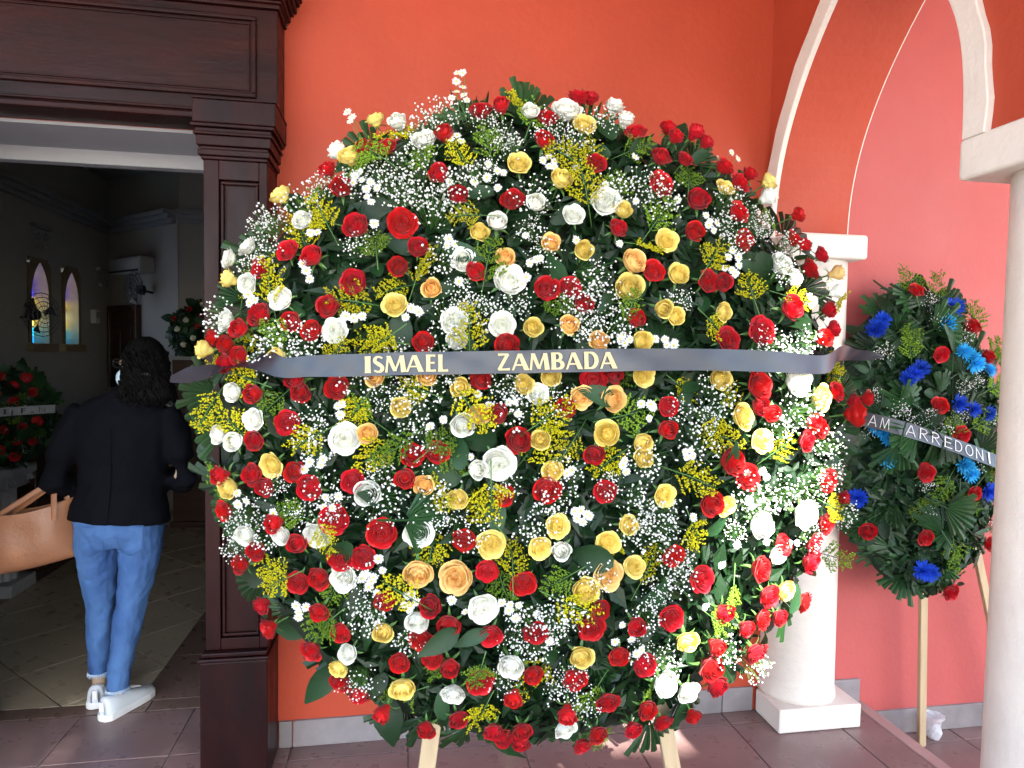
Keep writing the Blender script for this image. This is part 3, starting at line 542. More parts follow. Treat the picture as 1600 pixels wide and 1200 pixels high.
# ================================================================ FLOWER MESHES
def petal_grid(th0, W, rb_, rm, rt_, zt, curl, rng, nc=7, nr=6, point=.0):
    vs = []; ph = rng.uniform(0, 6.28); wob = rng.uniform(.02, .05)
    for i in range(nr):
        t = i/(nr-1)
        wd = (.45+.55*math.sin(min(1, t/.6)*math.pi/2))*(1 if t < .75 else 1-.35*((t-.75)/.25)**2)
        s0 = min(1, t/.62); r = rb_+(rm-rb_)*(s0*s0*(3-2*s0))
        if t > .62: r = rm+(rt_-rm)*((t-.62)/.38)
        for j in range(nc):
            s = -1+2*j/(nc-1); th = th0+s*W*wd
            lip = max(0, (t-.68)/.32)
            rr = r*(1+.07*s)+curl*lip**2*(1-.35*s*s)+wob*t*math.sin(2.6*s+ph)*rm
            z = zt*(t**.85)*(1-.13*s*s*t)-curl*.55*lip**3+point*lip*(1-abs(s))
            vs.append((rr*math.cos(th), rr*math.sin(th), z))
    fs = [(i*nc+j, i*nc+j+1, (i+1)*nc+j+1, (i+1)*nc+j) for i in range(nr-1) for j in range(nc-1)]
    return vs, fs
def rose_mesh(m, seed, kind):
    rng = random.Random(seed); mb = MB(); core = []
    if kind == 'open': LY = [(2, .05, .01, 1.0, 0, 1.9), (2, .10, .07, 1.03, 0, 1.7), (3, .17, .13, 1.04, .0, 1.4), (3, .27, .23, 1.05, .01, 1.3), (3, .37, .34, 1.05, .02, 1.3), (4, .48, .47, 1.03, .04, 1.1), (4, .60, .61, .99, .06, 1.1), (5, .71, .75, .92, .08, .95), (5, .81, .88, .80, .12, .95)]
    elif kind == 'half': LY = [(2, .05, .01, 1.22, 0, 1.9), (2, .11, .08, 1.23, 0, 1.7), (3, .20, .14, 1.24, 0, 1.4), (3, .33, .26, 1.26, .02, 1.3), (3, .46, .38, 1.25, .03, 1.3), (4, .58, .52, 1.21, .05, 1.15), (4, .70, .67, 1.12, .09, 1.1), (4, .79, .80, .98, .12, 1.05)]
    else: LY = [(2, .12, .05, 1.45, 0, 1.7), (3, .34, .18, 1.48, 0, 1.4), (3, .52, .36, 1.46, .04, 1.35), (3, .64, .54, 1.38, .08, 1.3), (3, .68, .64, 1.22, .16, 1.15)]
    off = rng.uniform(0, 6.28)
    for li, (n, rm, rt_, zt, curl, W) in enumerate(LY):
        off += 1.1+rng.uniform(-.25, .25)
        for k in range(n):
            v, f = petal_grid(off+2*math.pi*k/n+rng.uniform(-.12, .12), W*rng.uniform(.92, 1.08), .10+.02*li, rm*rng.uniform(.95, 1.05), rt_*rng.uniform(.93, 1.08), zt*rng.uniform(.95, 1.04), curl*rng.uniform(.6, 1.5), rng, point=.05 if li > 3 else 0)
            mb.add(v, f); core += [max(0, 1-li/3.2)]*len(v)
    fr, fz, fc = {'open': (.64, .38, .36), 'half': (.48, .52, .46), 'bud': (.40, .6, .55)}[kind]
    n0 = len(mb.v); mb.ell((0, 0, fc), (fr, fr, fz), 16, 10); core += [.6]*(len(mb.v)-n0)
    me = mb.mesh('rose_'+m+kind, m, True)
    at = me.attributes.new('core', 'FLOAT', 'POINT'); at.data.foreach_set('value', core)
    return me
def stem_mesh():
    mb = MB(); mb.tube([(0, 0, -1.9), (.05, .03, -.9), (0, 0, -.12), (0, 0, .02)], [.07, .07, .08, .16], 6)
    for k in range(5):
        a = 2*math.pi*k/5; d = Vector((math.cos(a), math.sin(a), 0)); q = Vector((-d.y, d.x, 0))
        pts = [(d*.14, .10), (d*.50+Vector((0, 0, .08)), .13), (d*.80+Vector((0, 0, -.02)), .08), (d*1.05+Vector((0, 0, -.22)), .01)]
        vs = []
        for p, w_ in pts: vs += [p-q*w_, p+q*w_]
        mb.add(vs, [(0, 1, 3, 2), (2, 3, 5, 4), (4, 5, 7, 6)])
    return mb.mesh('rose_stem', 'stem', True)
ICO = None
def ico(mb, c, r, rng, k=0):
    g = (1+5**.5)/2; V = [(-1,g,0),(1,g,0),(-1,-g,0),(1,-g,0),(0,-1,g),(0,1,g),(0,-1,-g),(0,1,-g),(g,0,-1),(g,0,1),(-g,0,-1),(-g,0,1)]
    Fc = [(0,11,5),(0,5,1),(0,1,7),(0,7,10),(0,10,11),(1,5,9),(5,11,4),(11,10,2),(10,7,6),(7,1,8),(3,9,4),(3,4,2),(3,2,6),(3,6,8),(3,8,9),(4,9,5),(2,4,11),(6,2,10),(8,6,7),(9,8,1)]
    c = Vector(c); mb.add([c+Vector(v)*(r/1.9*rng.uniform(.75, 1.2)) for v in V], Fc, k)
def breath_mesh(seed, n, spread=.062):
    rng = random.Random(seed); mb = MB(); tips = []
    for i in range(n):
        a = rng.uniform(0, 6.28); r = spread*math.sqrt(rng.random())*rng.uniform(.6, 1.15); z = .045+rng.uniform(-.03, .022)-r*.3
        tips.append(Vector((r*math.cos(a), r*math.sin(a), z)))
    for t in tips: ico(mb, t, rng.uniform(.0016, .0034), rng)
    for t in rng.sample(tips, n*2//3):
        b = Vector((t.x*.25, t.y*.25, -.03)); mb.tube([b, (b+t)/2+Vector((0, 0, .008)), t], .0005, 3, 1, cap=False)
    return mb.mesh('breath', ['breath', 'stem'], True)
def sprig_mesh(seed, m, L=.115):
    rng = random.Random(seed); mb = MB()
    mb.tube([(0, -.05, -.01), (0, L*.4, .006), (0, L, 0)], [.0016, .0012, .0006], 4, 1)
    nb = 11
    for i in range(nb):
        for s in (-1, 1):
            y = L*(.02+.96*i/nb)+rng.uniform(-.004, .004); ln = (.046*(1-.78*i/nb)+.006)*rng.uniform(.7, 1.25); up = rng.uniform(-.012, .022)
            p0 = Vector((0, y, 0)); p2 = Vector((s*ln*.86, y+ln*.62, up)); mb.tube([p0, p2], [.0006, .0004], 3, 1, cap=False)
            nk = max(5, int(ln/.0030))
            for k in range(nk):
                t = .18+.86*k/nk; q = p0.lerp(p2, t)+Vector((rng.uniform(-.0035, .0035), rng.uniform(-.0035, .0035), rng.uniform(-.003, .004)))
                e = rng.uniform(.0020, .0038); d = Vector((rng.uniform(-1, 1), rng.uniform(-.2, 1.4), rng.uniform(-.5, 1))).normalized()*e*1.9
                a = Vector((d.y, -d.x, .3)).normalized()*e*.75; b = d.cross(a).normalized()*e*.75
                mb.add([q-d*.6, q+a, q+b, q-a, q-b, q+d], [(0, 2, 1), (0, 3, 2), (0, 4, 3), (0, 1, 4), (5, 1, 2), (5, 2, 3), (5, 3, 4), (5, 4, 1)])
    return mb.mesh('sprig', [m, 'stem'], True)
def daisy_mesh(seed, petals='daisy', eye='daisyeye', n=17, rings=1):
    rng = random.Random(seed); mb = MB()
    for R in range(rings):
        rr = 1-.2*R
        for k in range(n-2*R):
            a = 2*math.pi*(k+.5*R)/(n-2*R)+rng.uniform(-.1, .1); d = Vector((math.cos(a), math.sin(a), 0)); q = Vector((-d.y, d.x, 0)); L = rr*rng.uniform(.85, 1.05)
            up = .12+.22*R; tip = rng.uniform(-.15, .12)
            vs = [d*.2-q*.07+Vector((0, 0, up*.4)), d*.2+q*.07+Vector((0, 0, up*.4)), d*.65*L+q*.13+Vector((0, 0, up)), d*.65*L-q*.13+Vector((0, 0, up)), d*L+q*.05+Vector((0, 0, up+tip)), d*L-q*.05+Vector((0, 0, up+tip))]
            mb.add(vs, [(0, 1, 2, 3), (3, 2, 4, 5)])
    if eye: mb.ell((0, 0, .12), (.27, .27, .16), 8, 5, k=1)
    return mb.mesh('daisy', [petals]+([eye] if eye else []), True)
def mum_mesh(seed, m):
    rng = random.Random(seed); mb = MB()
    for R, (n, el) in enumerate(((16, .05), (15, .4), (13, .75), (10, 1.05), (6, 1.35))):
        for k in range(n):
            a = 2*math.pi*(k+.5*R)/n+rng.uniform(-.12, .12); e = el+rng.uniform(-.12, .12); L = rng.uniform(.85, 1.1)*(1-.09*R)
            d = Vector((math.cos(a)*math.cos(e), math.sin(a)*math.cos(e), math.sin(e)*.8)); q = Vector((-math.sin(a), math.cos(a), 0)); u = Vector((0, 0, .1))
            mb.add([d*.1-q*.03, d*.1+q*.03, d*.7*L+q*.10-u*.3, d*.7*L-q*.10-u*.3, d*L+q*.03+u, d*L-q*.03+u], [(0, 1, 2, 3), (3, 2, 4, 5)])
    return mb.mesh('mum', m, True)
def leaf_mesh(seed, m='leaf', wd=.5):
    rng = random.Random(seed); vs = []; n = 7; bend = rng.uniform(.15, .5); tw = rng.uniform(-.3, .3)
    for i in range(n):
        t = i/(n-1); w_ = wd*.5*math.sin(math.pi*min(1, t*.92+.05)**.8)*(1-.1*t)+.006; z = -bend*t*t
        for s in (-1, 0, 1): vs.append((s*w_*math.cos(tw*t)+.03*math.sin(4*t), t, z+(abs(s)*.16*w_*2)+s*math.sin(tw*t)*w_+rng.uniform(-.012, .012)))
    fs = [(i*3+j, i*3+j+1, i*3+j+4, i*3+j+3) for i in range(n-1) for j in (0, 1)]
    return mesh_from('leaf', vs, fs, m, True)
def fan_mesh(seed, m='palm', n=9, spread=1.9, cut=True):
    rng = random.Random(seed); mb = MB(); base = .12
    for k in range(n):
        a0 = -spread/2+spread*k/n; a1 = a0+spread/n*.97; am = (a0+a1)/2; L = 1-(.28*abs(am)/spread if cut else .1*abs(am)); L *= rng.uniform(.74, 1.08); zf = .045
        dr_ = -rng.uniform(.05, .22)
        def P(a, r, z): return Vector((math.sin(a)*r, math.cos(a)*r, z+dr_*r*r))
        wid = .92 if cut else .25
        l, r_ = am-(am-a0)*wid, am+(a1-am)*wid
        vs = [P(a0, base, 0), P(am, base, zf*.3), P(a1, base, 0), P(am-(am-a0), .55, 0), P(am, .55, zf), P(am+(a1-am), .55, 0), P(l, L, -.01), P(am, L*(1.0 if cut else 1.12)+rng.uniform(-.03, .03), zf*.8), P(r_, L*rng.uniform(.93, 1.03), -.01)]
        mb.add(vs, [(0, 1, 4, 3), (1, 2, 5, 4), (3, 4, 7, 6), (4, 5, 8, 7)])
    mb.tube([(0, -.5, 0), (0, base, 0)], .022, 5)
    return mb.mesh('palm_fan', m, False)
RM = {c: [rose_mesh(c, 10+i+31*j, k) for i, k in enumerate(('open', 'open', 'half', 'half', 'bud')) for j in (0, 1)] for c in ('red', 'white', 'yellow', 'peach')}
STEM = stem_mesh()
BR = [breath_mesh(40+i, 84+10*(i % 3), .055+.007*(i % 3)) for i in range(5)]
SPY = [sprig_mesh(60+i, 'gold') for i in range(4)]; SPG = [sprig_mesh(70+i, 'lime') for i in range(4)]
DZ = [daisy_mesh(80+i) for i in range(3)]
LF_ = [leaf_mesh(90+i, 'leaf', .42+.08*i) for i in range(4)]
FAN = [fan_mesh(100+i, 'palm', 8+i, 1.5+.25*i) for i in range(4)]; SPIKE = [fan_mesh(110+i, 'palm', 9, 1.9, False) for i in range(2)]
MUM = {'D': [mum_mesh(120+i, 'bluemum') for i in range(2)], 'C': [mum_mesh(125+i, 'cyanmum') for i in range(2)]}
class Dome:
    def __init__(s, c, tilt, ra, rb_, h, root, turn=0):
        s.c = Vector(c); s.ra, s.rb, s.h, s.root = ra, rb_, h, root
        q = Matrix.Rotation(turn, 3, 'Z')
        s.A = q @ Vector((1, 0, 0)); s.B = q @ Vector((0, math.sin(tilt), math.cos(tilt))); s.N = q @ Vector((0, -math.cos(tilt), math.sin(tilt)))
    def P(s, a, b, c): return s.c+s.A*a+s.B*b+s.N*c
    def surf(s, a, b): return s.h*math.sqrt(max(0, 1-(a/s.ra)**2-(b/s.rb)**2))
    def nrm(s, a, b, c=None):
        if c is None: c = s.surf(a, b)
        return (s.A*(a/s.ra**2)+s.B*(b/s.rb**2)+s.N*(max(c, .03)/s.h**2)).normalized()
    def put(s, nm, me, P, z, y, sc, parent=None):
        z = z.normalized(); x = y.cross(z)
        if x.length < 1e-3: x = Vector((1, 0, 0)).cross(z)
        x.normalize(); y = z.cross(x)
        M = Matrix.Identity(4)
        for i in range(3): M[i][0], M[i][1], M[i][2], M[i][3] = x[i]*sc, y[i]*sc, z[i]*sc, P[i]-s.root.location[i]
        o = bpy.data.objects.new(nm, me); link(o, s.root); o.matrix_basis = M; return o
def jit(rng, a): return Vector((rng.gauss(0, a), rng.gauss(0, a), rng.gauss(0, a)))
def rows(t): return [r for r in t.split(';') if r]
def put_rose(D, rng, col, a, b, c, dia, facing=None, stem=True):
    n = (D.nrm(a, b, max(c, 0))+jit(rng, .16)+Vector((0, -.12, 0))).normalized()
    if facing: n = facing
    r = dia/2; side = n.dot(D.N)
    k = rng.choice((0, 0, 1, 1, 2, 3)) if side > .45 else rng.choice((1, 2, 3, 3, 4))
    if dia < .058: k = rng.choice((2, 3, 4))
    me = RM[col][2*k+rng.randint(0, 1)]; sc = r/(.97, .97, .90, .90, .80)[k]
    P = D.P(a, b, c)-n*r*.55
    o = D.put(col+'_rose', me, P, n, jit(rng, 1), sc)
    if stem:
        st = bpy.data.objects.new('stem', STEM); link(st, o)
    return o
def foliage(D, seed, nleaf, nfan, nstuff, rim=44, lsz=(.07, .11), fsz=(.13, .19), depth=1.0, spikes=0):
    rng = random.Random(seed)
    def rnd():
        th = rng.uniform(0, 6.283); q = math.sqrt(rng.random()); return D.ra*q*math.cos(th), D.rb*q*math.sin(th)
    for i in range(nleaf):
        a, b = rnd(); n = (D.nrm(a, b)+jit(rng, .35)).normalized(); out = (D.A*a/D.ra+D.B*b/D.rb)*.7+jit(rng, .7)
        L = rng.uniform(*lsz); D.put('leaf', rng.choice(LF_), D.P(a, b, D.surf(a, b))-n*rng.uniform(.028, .06)*depth-out.normalized()*L*.5, n, out, L)
    for i in range(nfan):
        a, b = rnd(); n = (D.nrm(a, b)+jit(rng, .25)).normalized(); out = (D.A*a/D.ra+D.B*b/D.rb)+jit(rng, .5); L = rng.uniform(*fsz)
        D.put('palm_fan', rng.choice(FAN), D.P(a, b, D.surf(a, b))-n*rng.uniform(.035, .075)*depth-out.normalized()*L*.6, n-out.normalized()*.12, out, L*(.8 if depth == 1 else 1))
    for i in range(rim):
        th = 2*math.pi*(i+rng.uniform(-.4, .4))/rim; ce, se = math.cos(th), math.sin(th); L = rng.uniform(*fsz); q = rng.uniform(.87, 1.02)*(1.0 if depth == 1 else .96)
        out = (D.A*ce+D.B*se+jit(rng, .15)); n = (D.N*.9+out*.25+jit(rng, .25)).normalized()
        D.put('palm_fan', rng.choice(FAN), D.P(D.ra*q*ce, D.rb*q*se, rng.uniform(-.05, .03))-out.normalized()*L*.25, n, out, L*rng.uniform(.65, 1.08))
        if i % 2: D.put('leaf', rng.choice(LF_), D.P(D.ra*.97*ce, D.rb*.97*se, rng.uniform(-.03, .05))-out.normalized()*.03, n, out+jit(rng, .5), rng.uniform(*lsz)*1.15)
    for i in range(spikes):
        th = math.pi/2+(.05, .16, .27, -.12)[i % 4]; out = D.A*math.cos(th)+D.B*math.sin(th); D.put('palm_spike', SPIKE[i % 2], D.P(D.ra*.86*math.cos(th), D.rb*.86*math.sin(th), -.05+.03*i), (D.N+jit(rng, .1)), out+jit(rng, .1), rng.uniform(.13, .17))
    mb = MB()
    for i in range(nstuff):
        a, b = rnd(); n = (D.nrm(a, b)+jit(rng, .5)).normalized(); t = n.cross(jit(rng, 1)).normalized(); q = n.cross(t); L = rng.uniform(.02, .05); w_ = L*rng.uniform(.3, .5)
        P = D.P(a*.98, b*.98, D.surf(a, b))-D.nrm(a, b)*rng.uniform(.03, .11)*depth-D.root.location
        mb.add([P-t*L, P+q*w_+n*.006, P+t*L, P-q*w_+n*.006], [(0, 1, 2), (0, 2, 3)])
    o = mb.build('foliage', 'leaf', D.root); o['kind'] = 'stuff'
    # padded backing
    vs = []; fs = []; nr, ns = 7, 40
    for i in range(nr+1):
        q = i/nr*.97
        for j in range(ns):
            th = 2*math.pi*j/ns; a, b = D.ra*q*math.cos(th), D.rb*q*math.sin(th); vs.append(D.P(a, b, max(-.02, D.surf(a, b)-.09*depth))-D.root.location)
    for j in range(ns): vs.append(D.P(D.ra*.95*math.cos(2*math.pi*j/ns), D.rb*.95*math.sin(2*math.pi*j/ns), -.07)-D.root.location)
    for i in range(nr+1):
        for j in range(ns): fs.append((i*ns+j, i*ns+(j+1) % ns, (i+1)*ns+(j+1) % ns, (i+1)*ns+j))
    fs.append(tuple((nr+1)*ns+j for j in reversed(range(ns))))
    MB().add(vs, fs).build('padded_backing', 'under', D.root, smooth=True)
# ---------------------------------------------------------------- lettering by strokes
def glyph(ch):
    T, t = .125, .055
    def v(x, w0=T): return [(x, 0, w0*1.12), (x, .25, w0), (x, .75, w0), (x, 1, w0*1.12)]
    def arc(cx, cy, rx, ry, a0, a1, wa, wb, n=14):
        o = []
        for i in range(n+1):
            a = a0+(a1-a0)*i/n; k = abs(math.cos(a)); o.append((cx+rx*math.cos(a), cy+ry*math.sin(a), wa*(1-k)+wb*k))
        return o
    h = math.pi/2
    return {'I': (.34, [v(.17)]),
     'L': (.62, [v(.15), [(.15, .065, .065), (.45, .06, .06), (.61, .075, .075)]]),
     'E': (.62, [v(.15), [(.15, .94, .06), (.45, .94, .055), (.58, .93, .07)], [(.15, .52, .05), (.4, .52, .05), (.53, .52, .065)], [(.15, .065, .065), (.45, .06, .06), (.61, .075, .075)]]),
     'Z': (.78, [[(.08, .93, .07), (.3, .94, .06), (.68, .94, .06)], [(.62, .93, .11), (.13, .07, .11)], [(.08, .06, .06), (.5, .06, .06), (.74, .075, .075)]]),
     'A': (.95, [[(.06, 0, .06), (.43, .97, .075)], [(.84, 0, .15), (.47, .97, .12)], [(.2, .31, .045), (.68, .31, .045)]]),
     'M': (1.15, [[(.08, 0, .065), (.2, .97, .06)], [(.22, .97, .12), (.56, .06, .10)], [(.56, .06, .06), (.90, .97, .06)], [(1.03, 0, .145), (.93, .97, .12)]]),
     'S': (.62, [[(.54, .84, .05)]+[(.32+.21*math.cos(a), .74+.20*math.sin(a), .055+.05*max(0, -math.cos(a))) for a in [h*.55+k*(math.pi*1.0-h*.2)/8 for k in range(9)]]+[(.33, .5, .115)]+[(.30+.23*math.cos(a), .26+.20*math.sin(a), .055+.06*max(0, math.cos(a))) for a in [.75-k*(math.pi*.95)/9 for k in range(10)]]+[(.07, .15, .05)]]),
     'B': (.75, [v(.15), [(.15, .95, .05)]+arc(.36, .74, .20, .205, h, -h, .05, .10)+[(.15, .53, .05)], [(.15, .51, .05)]+arc(.40, .275, .24, .22, h, -h, .05, .115)+[(.15, .055, .05)]]),
     'D': (.92, [v(.15), [(.15, .95, .05)]+arc(.36, .5, .40, .45, h, -h, .05, .13, 18)+[(.15, .05, .05)]]),
     'R': (.7, [[(.1, 0, .03), (.1, 1, .03)], [(.1, .98, .03), (.45, .93, .03), (.55, .75, .03), (.42, .56, .03), (.1, .5, .03)], [(.25, .5, .03), (.6, 0, .03)]]),
     'O': (.85, [[(.42+.34*math.cos(a), .5+.47*math.sin(a), .03) for a in [k*.3927 for k in range(17)]]]),
     'N': (.8, [[(.1, 0, .03), (.1, 1, .03)], [(.1, .98, .03), (.7, .02, .03)], [(.7, 0, .03), (.7, 1, .03)]]),
     'F': (.6, [v(.12, .09), [(.12, .93, .07), (.55, .93, .07)], [(.12, .5, .06), (.48, .5, .06)]]),
     '.': (.3, [[(.15, 0, .09), (.15, .16, .09)]])}[ch]
def thin(strokes, k): return [[(x, y, k) for x, y, w_ in s] for s in strokes]
def letter_mesh(ch, fn, s0, s1, hh, m, thinw=None, y0=.14, lift=.0013):
    """fn(s, t, off): point on the band, s along it in metres, t across 0..1"""
    W, st = glyph(ch); st = thin(st, thinw) if thinw else st; mb = MB()
    for k, pl in enumerate(st):
        pts = [Vector((x, y)) for x, y, _ in pl]; ws = [w_ for _, _, w_ in pl]; L = []; R = []
        # resample long strokes so that they follow the band
        for i, p in enumerate(pts):
            t = (pts[min(i+1, len(pts)-1)]-pts[max(i-1, 0)]); t.normalize()
            if abs(t.x) > .25 and abs(t.y) > .25 and len(pl) == 2: n = Vector((1, 0))*(1 if t.y < 0 else -1)   # diagonal stems end flat
            else: n = Vector((t.y, -t.x))*-1
            L.append(p+n*ws[i]); R.append(p-n*ws[i])
        vs = []; fs = []
        for a, b in zip(L, R):
            for q in (a, b): vs.append(fn(s0+(s1-s0)*q.x/W, y0+(1-2*y0)*q.y, lift+.00025*k))
        for i in range(len(pts)-1): fs.append((2*i, 2*i+1, 2*i+3, 2*i+2))
        mb.add(vs, fs)
    return mb.mesh('letter', m)
class Band:
    """a strip of ribbon: centre points, half width vectors"""
    def __init__(s, C_, Wv): s.C = C_; s.W = Wv
    @staticmethod
    def spline(pts, n=5):
        o = []
        for i in range(len(pts)-1):
            p0, p1, p2, p3 = pts[max(i-1, 0)], pts[i], pts[i+1], pts[min(i+2, len(pts)-1)]
            for k in range(n):
                t = k/n; o.append(.5*((2*p1)+(p2-p0)*t+(2*p0-5*p1+4*p2-p3)*t*t+(3*p1-p0-3*p2+p3)*t**3))
        o.append(pts[-1].copy()); return o
    def mesh(s, m, nx=4, wav=.0008, thick=.0006):
        vs = []; fs = []; n = len(s.C)
        for i, (c, w_) in enumerate(zip(s.C, s.W)):
            t = (s.C[min(i+1, n-1)]-s.C[max(i-1, 0)]).normalized(); nr = t.cross(w_).normalized()
            for j in range(nx+1):
                q = -1+2*j/nx; vs.append(c+w_*q+nr*(wav*math.sin(i*.55+j*1.1)+wav*.7*math.sin(i*1.3-j)))
        fs = [(i*(nx+1)+j, (i+1)*(nx+1)+j, (i+1)*(nx+1)+j+1, i*(nx+1)+j+1) for i in range(n-1) for j in range(nx)]
        return mesh_from('ribbon', vs, fs, m, True)
# ================================================================ THE BIG WREATH
wr = empty('funeral_wreath', (.46, -.72, 0), 'huge round funeral wreath of red, white and yellow roses with a dark name ribbon', 'wreath')
D = Dome((.46, -.72, 1.365), rad(6), .972, .972, .30, wr)
rng = random.Random(1)
CN = {'R': 'red', 'W': 'white', 'Y': 'yellow', 'P': 'peach'}
for r in rows(ROSES):
    a, b, c, d = [float(x)/1000 for x in r[1:].split(',')]
    put_rose(D, rng, CN[r[0]], a, b, c, d)
for i, r in enumerate(rows(SPRIGS)):
    q = r.split(','); a, b, c = [float(x)/1000 for x in q[:3]]; n = (D.nrm(a, b, max(0, c))+jit(rng, .3)).normalized()
    out = D.A*a*1.2+D.B*b*1.2+jit(rng, .7)+Vector((0, 0, -.05)); sc = rng.uniform(.75, 1.15)
    D.put('goldenrod_sprig' if q[3] == 'y' else 'green_sprig', rng.choice(SPY if q[3] == 'y' else SPG), D.P(a, b, c)+n*.012-out.normalized()*.05, n+out.normalized()*.2, out, sc)
for r in rows(BREATH):
    a, b, c = [float(x)/1000 for x in r.split(',')]; n = (D.nrm(a, b, max(0, c))+jit(rng, .2)).normalized()
    D.put('babys_breath', rng.choice(BR), D.P(a, b, c)-n*.022, n, jit(rng, 1), rng.uniform(.8, 1.25))
for r in rows(DAISIES):
    a, b, c = [float(x)/1000 for x in r.split(',')]; n = (D.nrm(a, b, max(0, c))*.7+jit(rng, .25)+Vector((0, -.75, 0))).normalized(); sc = rng.uniform(.0105, .0145)
    o = D.put('daisy', rng.choice(DZ), D.P(a, b, c)+n*.008, n, jit(rng, 1), sc)
    q = math.hypot(a, b)
    if q > .90:                                              # long stemmed ones stand clear of the rim
        k = .84/q; p0 = D.P(a, b, c); p1 = D.P(a*k, b*k, .02); inv = o.matrix_basis.inverted(); L0 = wr.location
        pp = [inv @ (v-L0) for v in (p0, p0.lerp(p1, .4)+jit(rng, .006), p1)]
        obj('stem', MB().tube(pp, [.07, .08, .10], 5).mesh('stem', 'stem'), o)
foliage(D, 7, 235, 26, 10000, rim=74, lsz=(.075, .125), spikes=4)
# easel legs
def leg(root, p, q, w_=.024, d=.010, m='pine'):
    p, q = Vector(p), Vector(q); t = (q-p).normalized(); x = Vector((1, 0, 0)); x = (x-t*x.dot(t)).normalized(); y = t.cross(x); vs = []
    for c in (p, q):
        for sx, sy in ((-1, -1), (1, -1), (1, 1), (-1, 1)): vs.append(c+x*w_*sx+y*d*sy-root.location)
    mb = MB().add(vs, [(0, 3, 2, 1), (4, 5, 6, 7), (0, 1, 5, 4), (1, 2, 6, 5), (2, 3, 7, 6), (3, 0, 4, 7)]); return mb.build('leg', m, root, bevel=.002, seg=1)
leg(wr, (.20, -.70, 1.1), (.045, -.86, .006)); leg(wr, (.70, -.70, 1.1), (.885, -.86, .006)); leg(wr, (.455, -.60, 1.5), (.455, -.12, .006))
# ribbon
pts = []; wds = []
for r in rows(RIBBON):
    a, b, c, wv = [float(x)/1000 for x in r.split(',')]; pts.append(D.P(a, b, c)); wds.append(wv/2)
tail = [((-1.03, .095, .120), .010, 150), ((-.985, .105, .125), .026, 150), ((-.93, .116, .130), .026, 140), ((-.885, .126, .140), .016, 110), ((-.845, .132, .160), .018, 115), ((-.79, .138, .20), .030, 150)]
rt_ = [((.86, .186, .150), .026, 20), ((.93, .186, .115), .022, 45), ((1.0, .186, .105), .014, 20), ((1.045, .184, .10), .003, 0)]
P0 = [D.P(*p) for p, _, _ in tail]+pts+[D.P(*p) for p, _, _ in rt_]
H0 = [h for _, h, _ in tail]+wds+[h for _, h, _ in rt_]; A0 = [180-x if False else x for _, _, x in tail]+[180]*len(pts)+[180+x for _, _, x in rt_]
Cs = Band.spline(P0); n5 = len(Cs); Ws = []
for i, c in enumerate(Cs):
    f = i/5; k = min(int(f), len(P0)-2); u = f-k; h = H0[k]*(1-u)+H0[k+1]*u; a = rad(A0[k]*(1-u)+A0[k+1]*u-180)
    t = (Cs[min(i+1, n5-1)]-Cs[max(i-1, 0)]).normalized(); up = (D.B-t*D.B.dot(t)).normalized(); nn = t.cross(up)
    Ws.append((up*math.cos(a)+nn*math.sin(a))*h)
band = Band(Cs, Ws)
rbo = obj('ribbon', band.mesh('satin'), wr); rbo.location = -wr.location; rbo['label'] = 'dark navy satin ribbon lettered in gold'
main = range(len(tail)*5, (len(tail)+len(pts)-1)*5+1)
axs = [((Cs[i]-D.c).dot(D.A), i) for i in main]
def onband(s, t, off):
    for (a0, i0), (a1, i1) in zip(axs[:-1], axs[1:]):
        if a0 <= s <= a1: break
    u = (s-a0)/(a1-a0); c = Cs[i0].lerp(Cs[i1], u); w_ = Ws[i0].lerp(Ws[i1], u); tt = (Cs[i1]-Cs[i0]).normalized(); nr = tt.cross(w_).normalized()
    if nr.dot(D.N) < 0: nr = -nr
    return c+w_*(-1+2*t)+nr*(off+.0022)
for q in rows(LETTERS):
    ch, s0, s1 = q.split(','); obj('letter', letter_mesh(ch, onband, float(s0), float(s1), 0, 'goldfoil', y0=.125), rbo)
# ================================================================ THE BLUE WREATH
bw = empty('funeral_wreath', (2.17, -.2, -.166), 'oval green palm wreath with blue chrysanthemums and red roses on one wooden leg', 'wreath')
D2 = Dome((2.175, -.22, 1.215), rad(4), .385, .655, .11, bw)
r2 = random.Random(5)
for r in rows(BLUEW):
    x, z = [float(v)/1000 for v in r[1:].split(',')]; a, b = x-2.175, z-1.215; e = (a/.385)**2+(b/.655)**2
    if e > .93: k = math.sqrt(.93/e); a *= k; b *= k
    c = D2.surf(a, b)+.02; n = (D2.nrm(a, b)+jit(r2, .2)+Vector((0, -.4, .1))).normalized()
    if r[0] == 'R': put_rose(D2, r2, 'red', a, b, c, r2.uniform(.062, .078), n)
    else:
        D2.put('chrysanthemum', r2.choice(MUM[r[0]]), D2.P(a, b, c), n, jit(r2, 1), r2.uniform(.037, .046))
foliage(D2, 17, 60, 105, 2500, rim=34, lsz=(.06, .1), fsz=(.11, .17), depth=.6)
for i in range(22):
    th = r2.uniform(0, 6.28); q = math.sqrt(r2.random())*.9; a, b = .385*q*math.cos(th), .655*q*math.sin(th); n = D2.nrm(a, b)
    D2.put('babys_breath', r2.choice(BR), D2.P(a, b, D2.surf(a, b))-n*.01, n, jit(r2, 1), r2.uniform(.6, .9))
    if i < 16:
        th = r2.uniform(0, 6.28); q = math.sqrt(r2.random())*.95; a, b = .385*q*math.cos(th), .655*q*math.sin(th); n = D2.nrm(a, b); out = D2.A*a+D2.B*b+jit(r2, .2)
        D2.put('green_sprig', r2.choice(SPG), D2.P(a, b, D2.surf(a, b))+n*.012, n, out, r2.uniform(.9, 1.3))
leg(bw, (2.235, -.16, 1.1), (2.318, -.115, -.164), .017, .010); leg(bw, (2.60-.2, -.16, 1.1), (2.80, -.12, -.164), .017, .010)
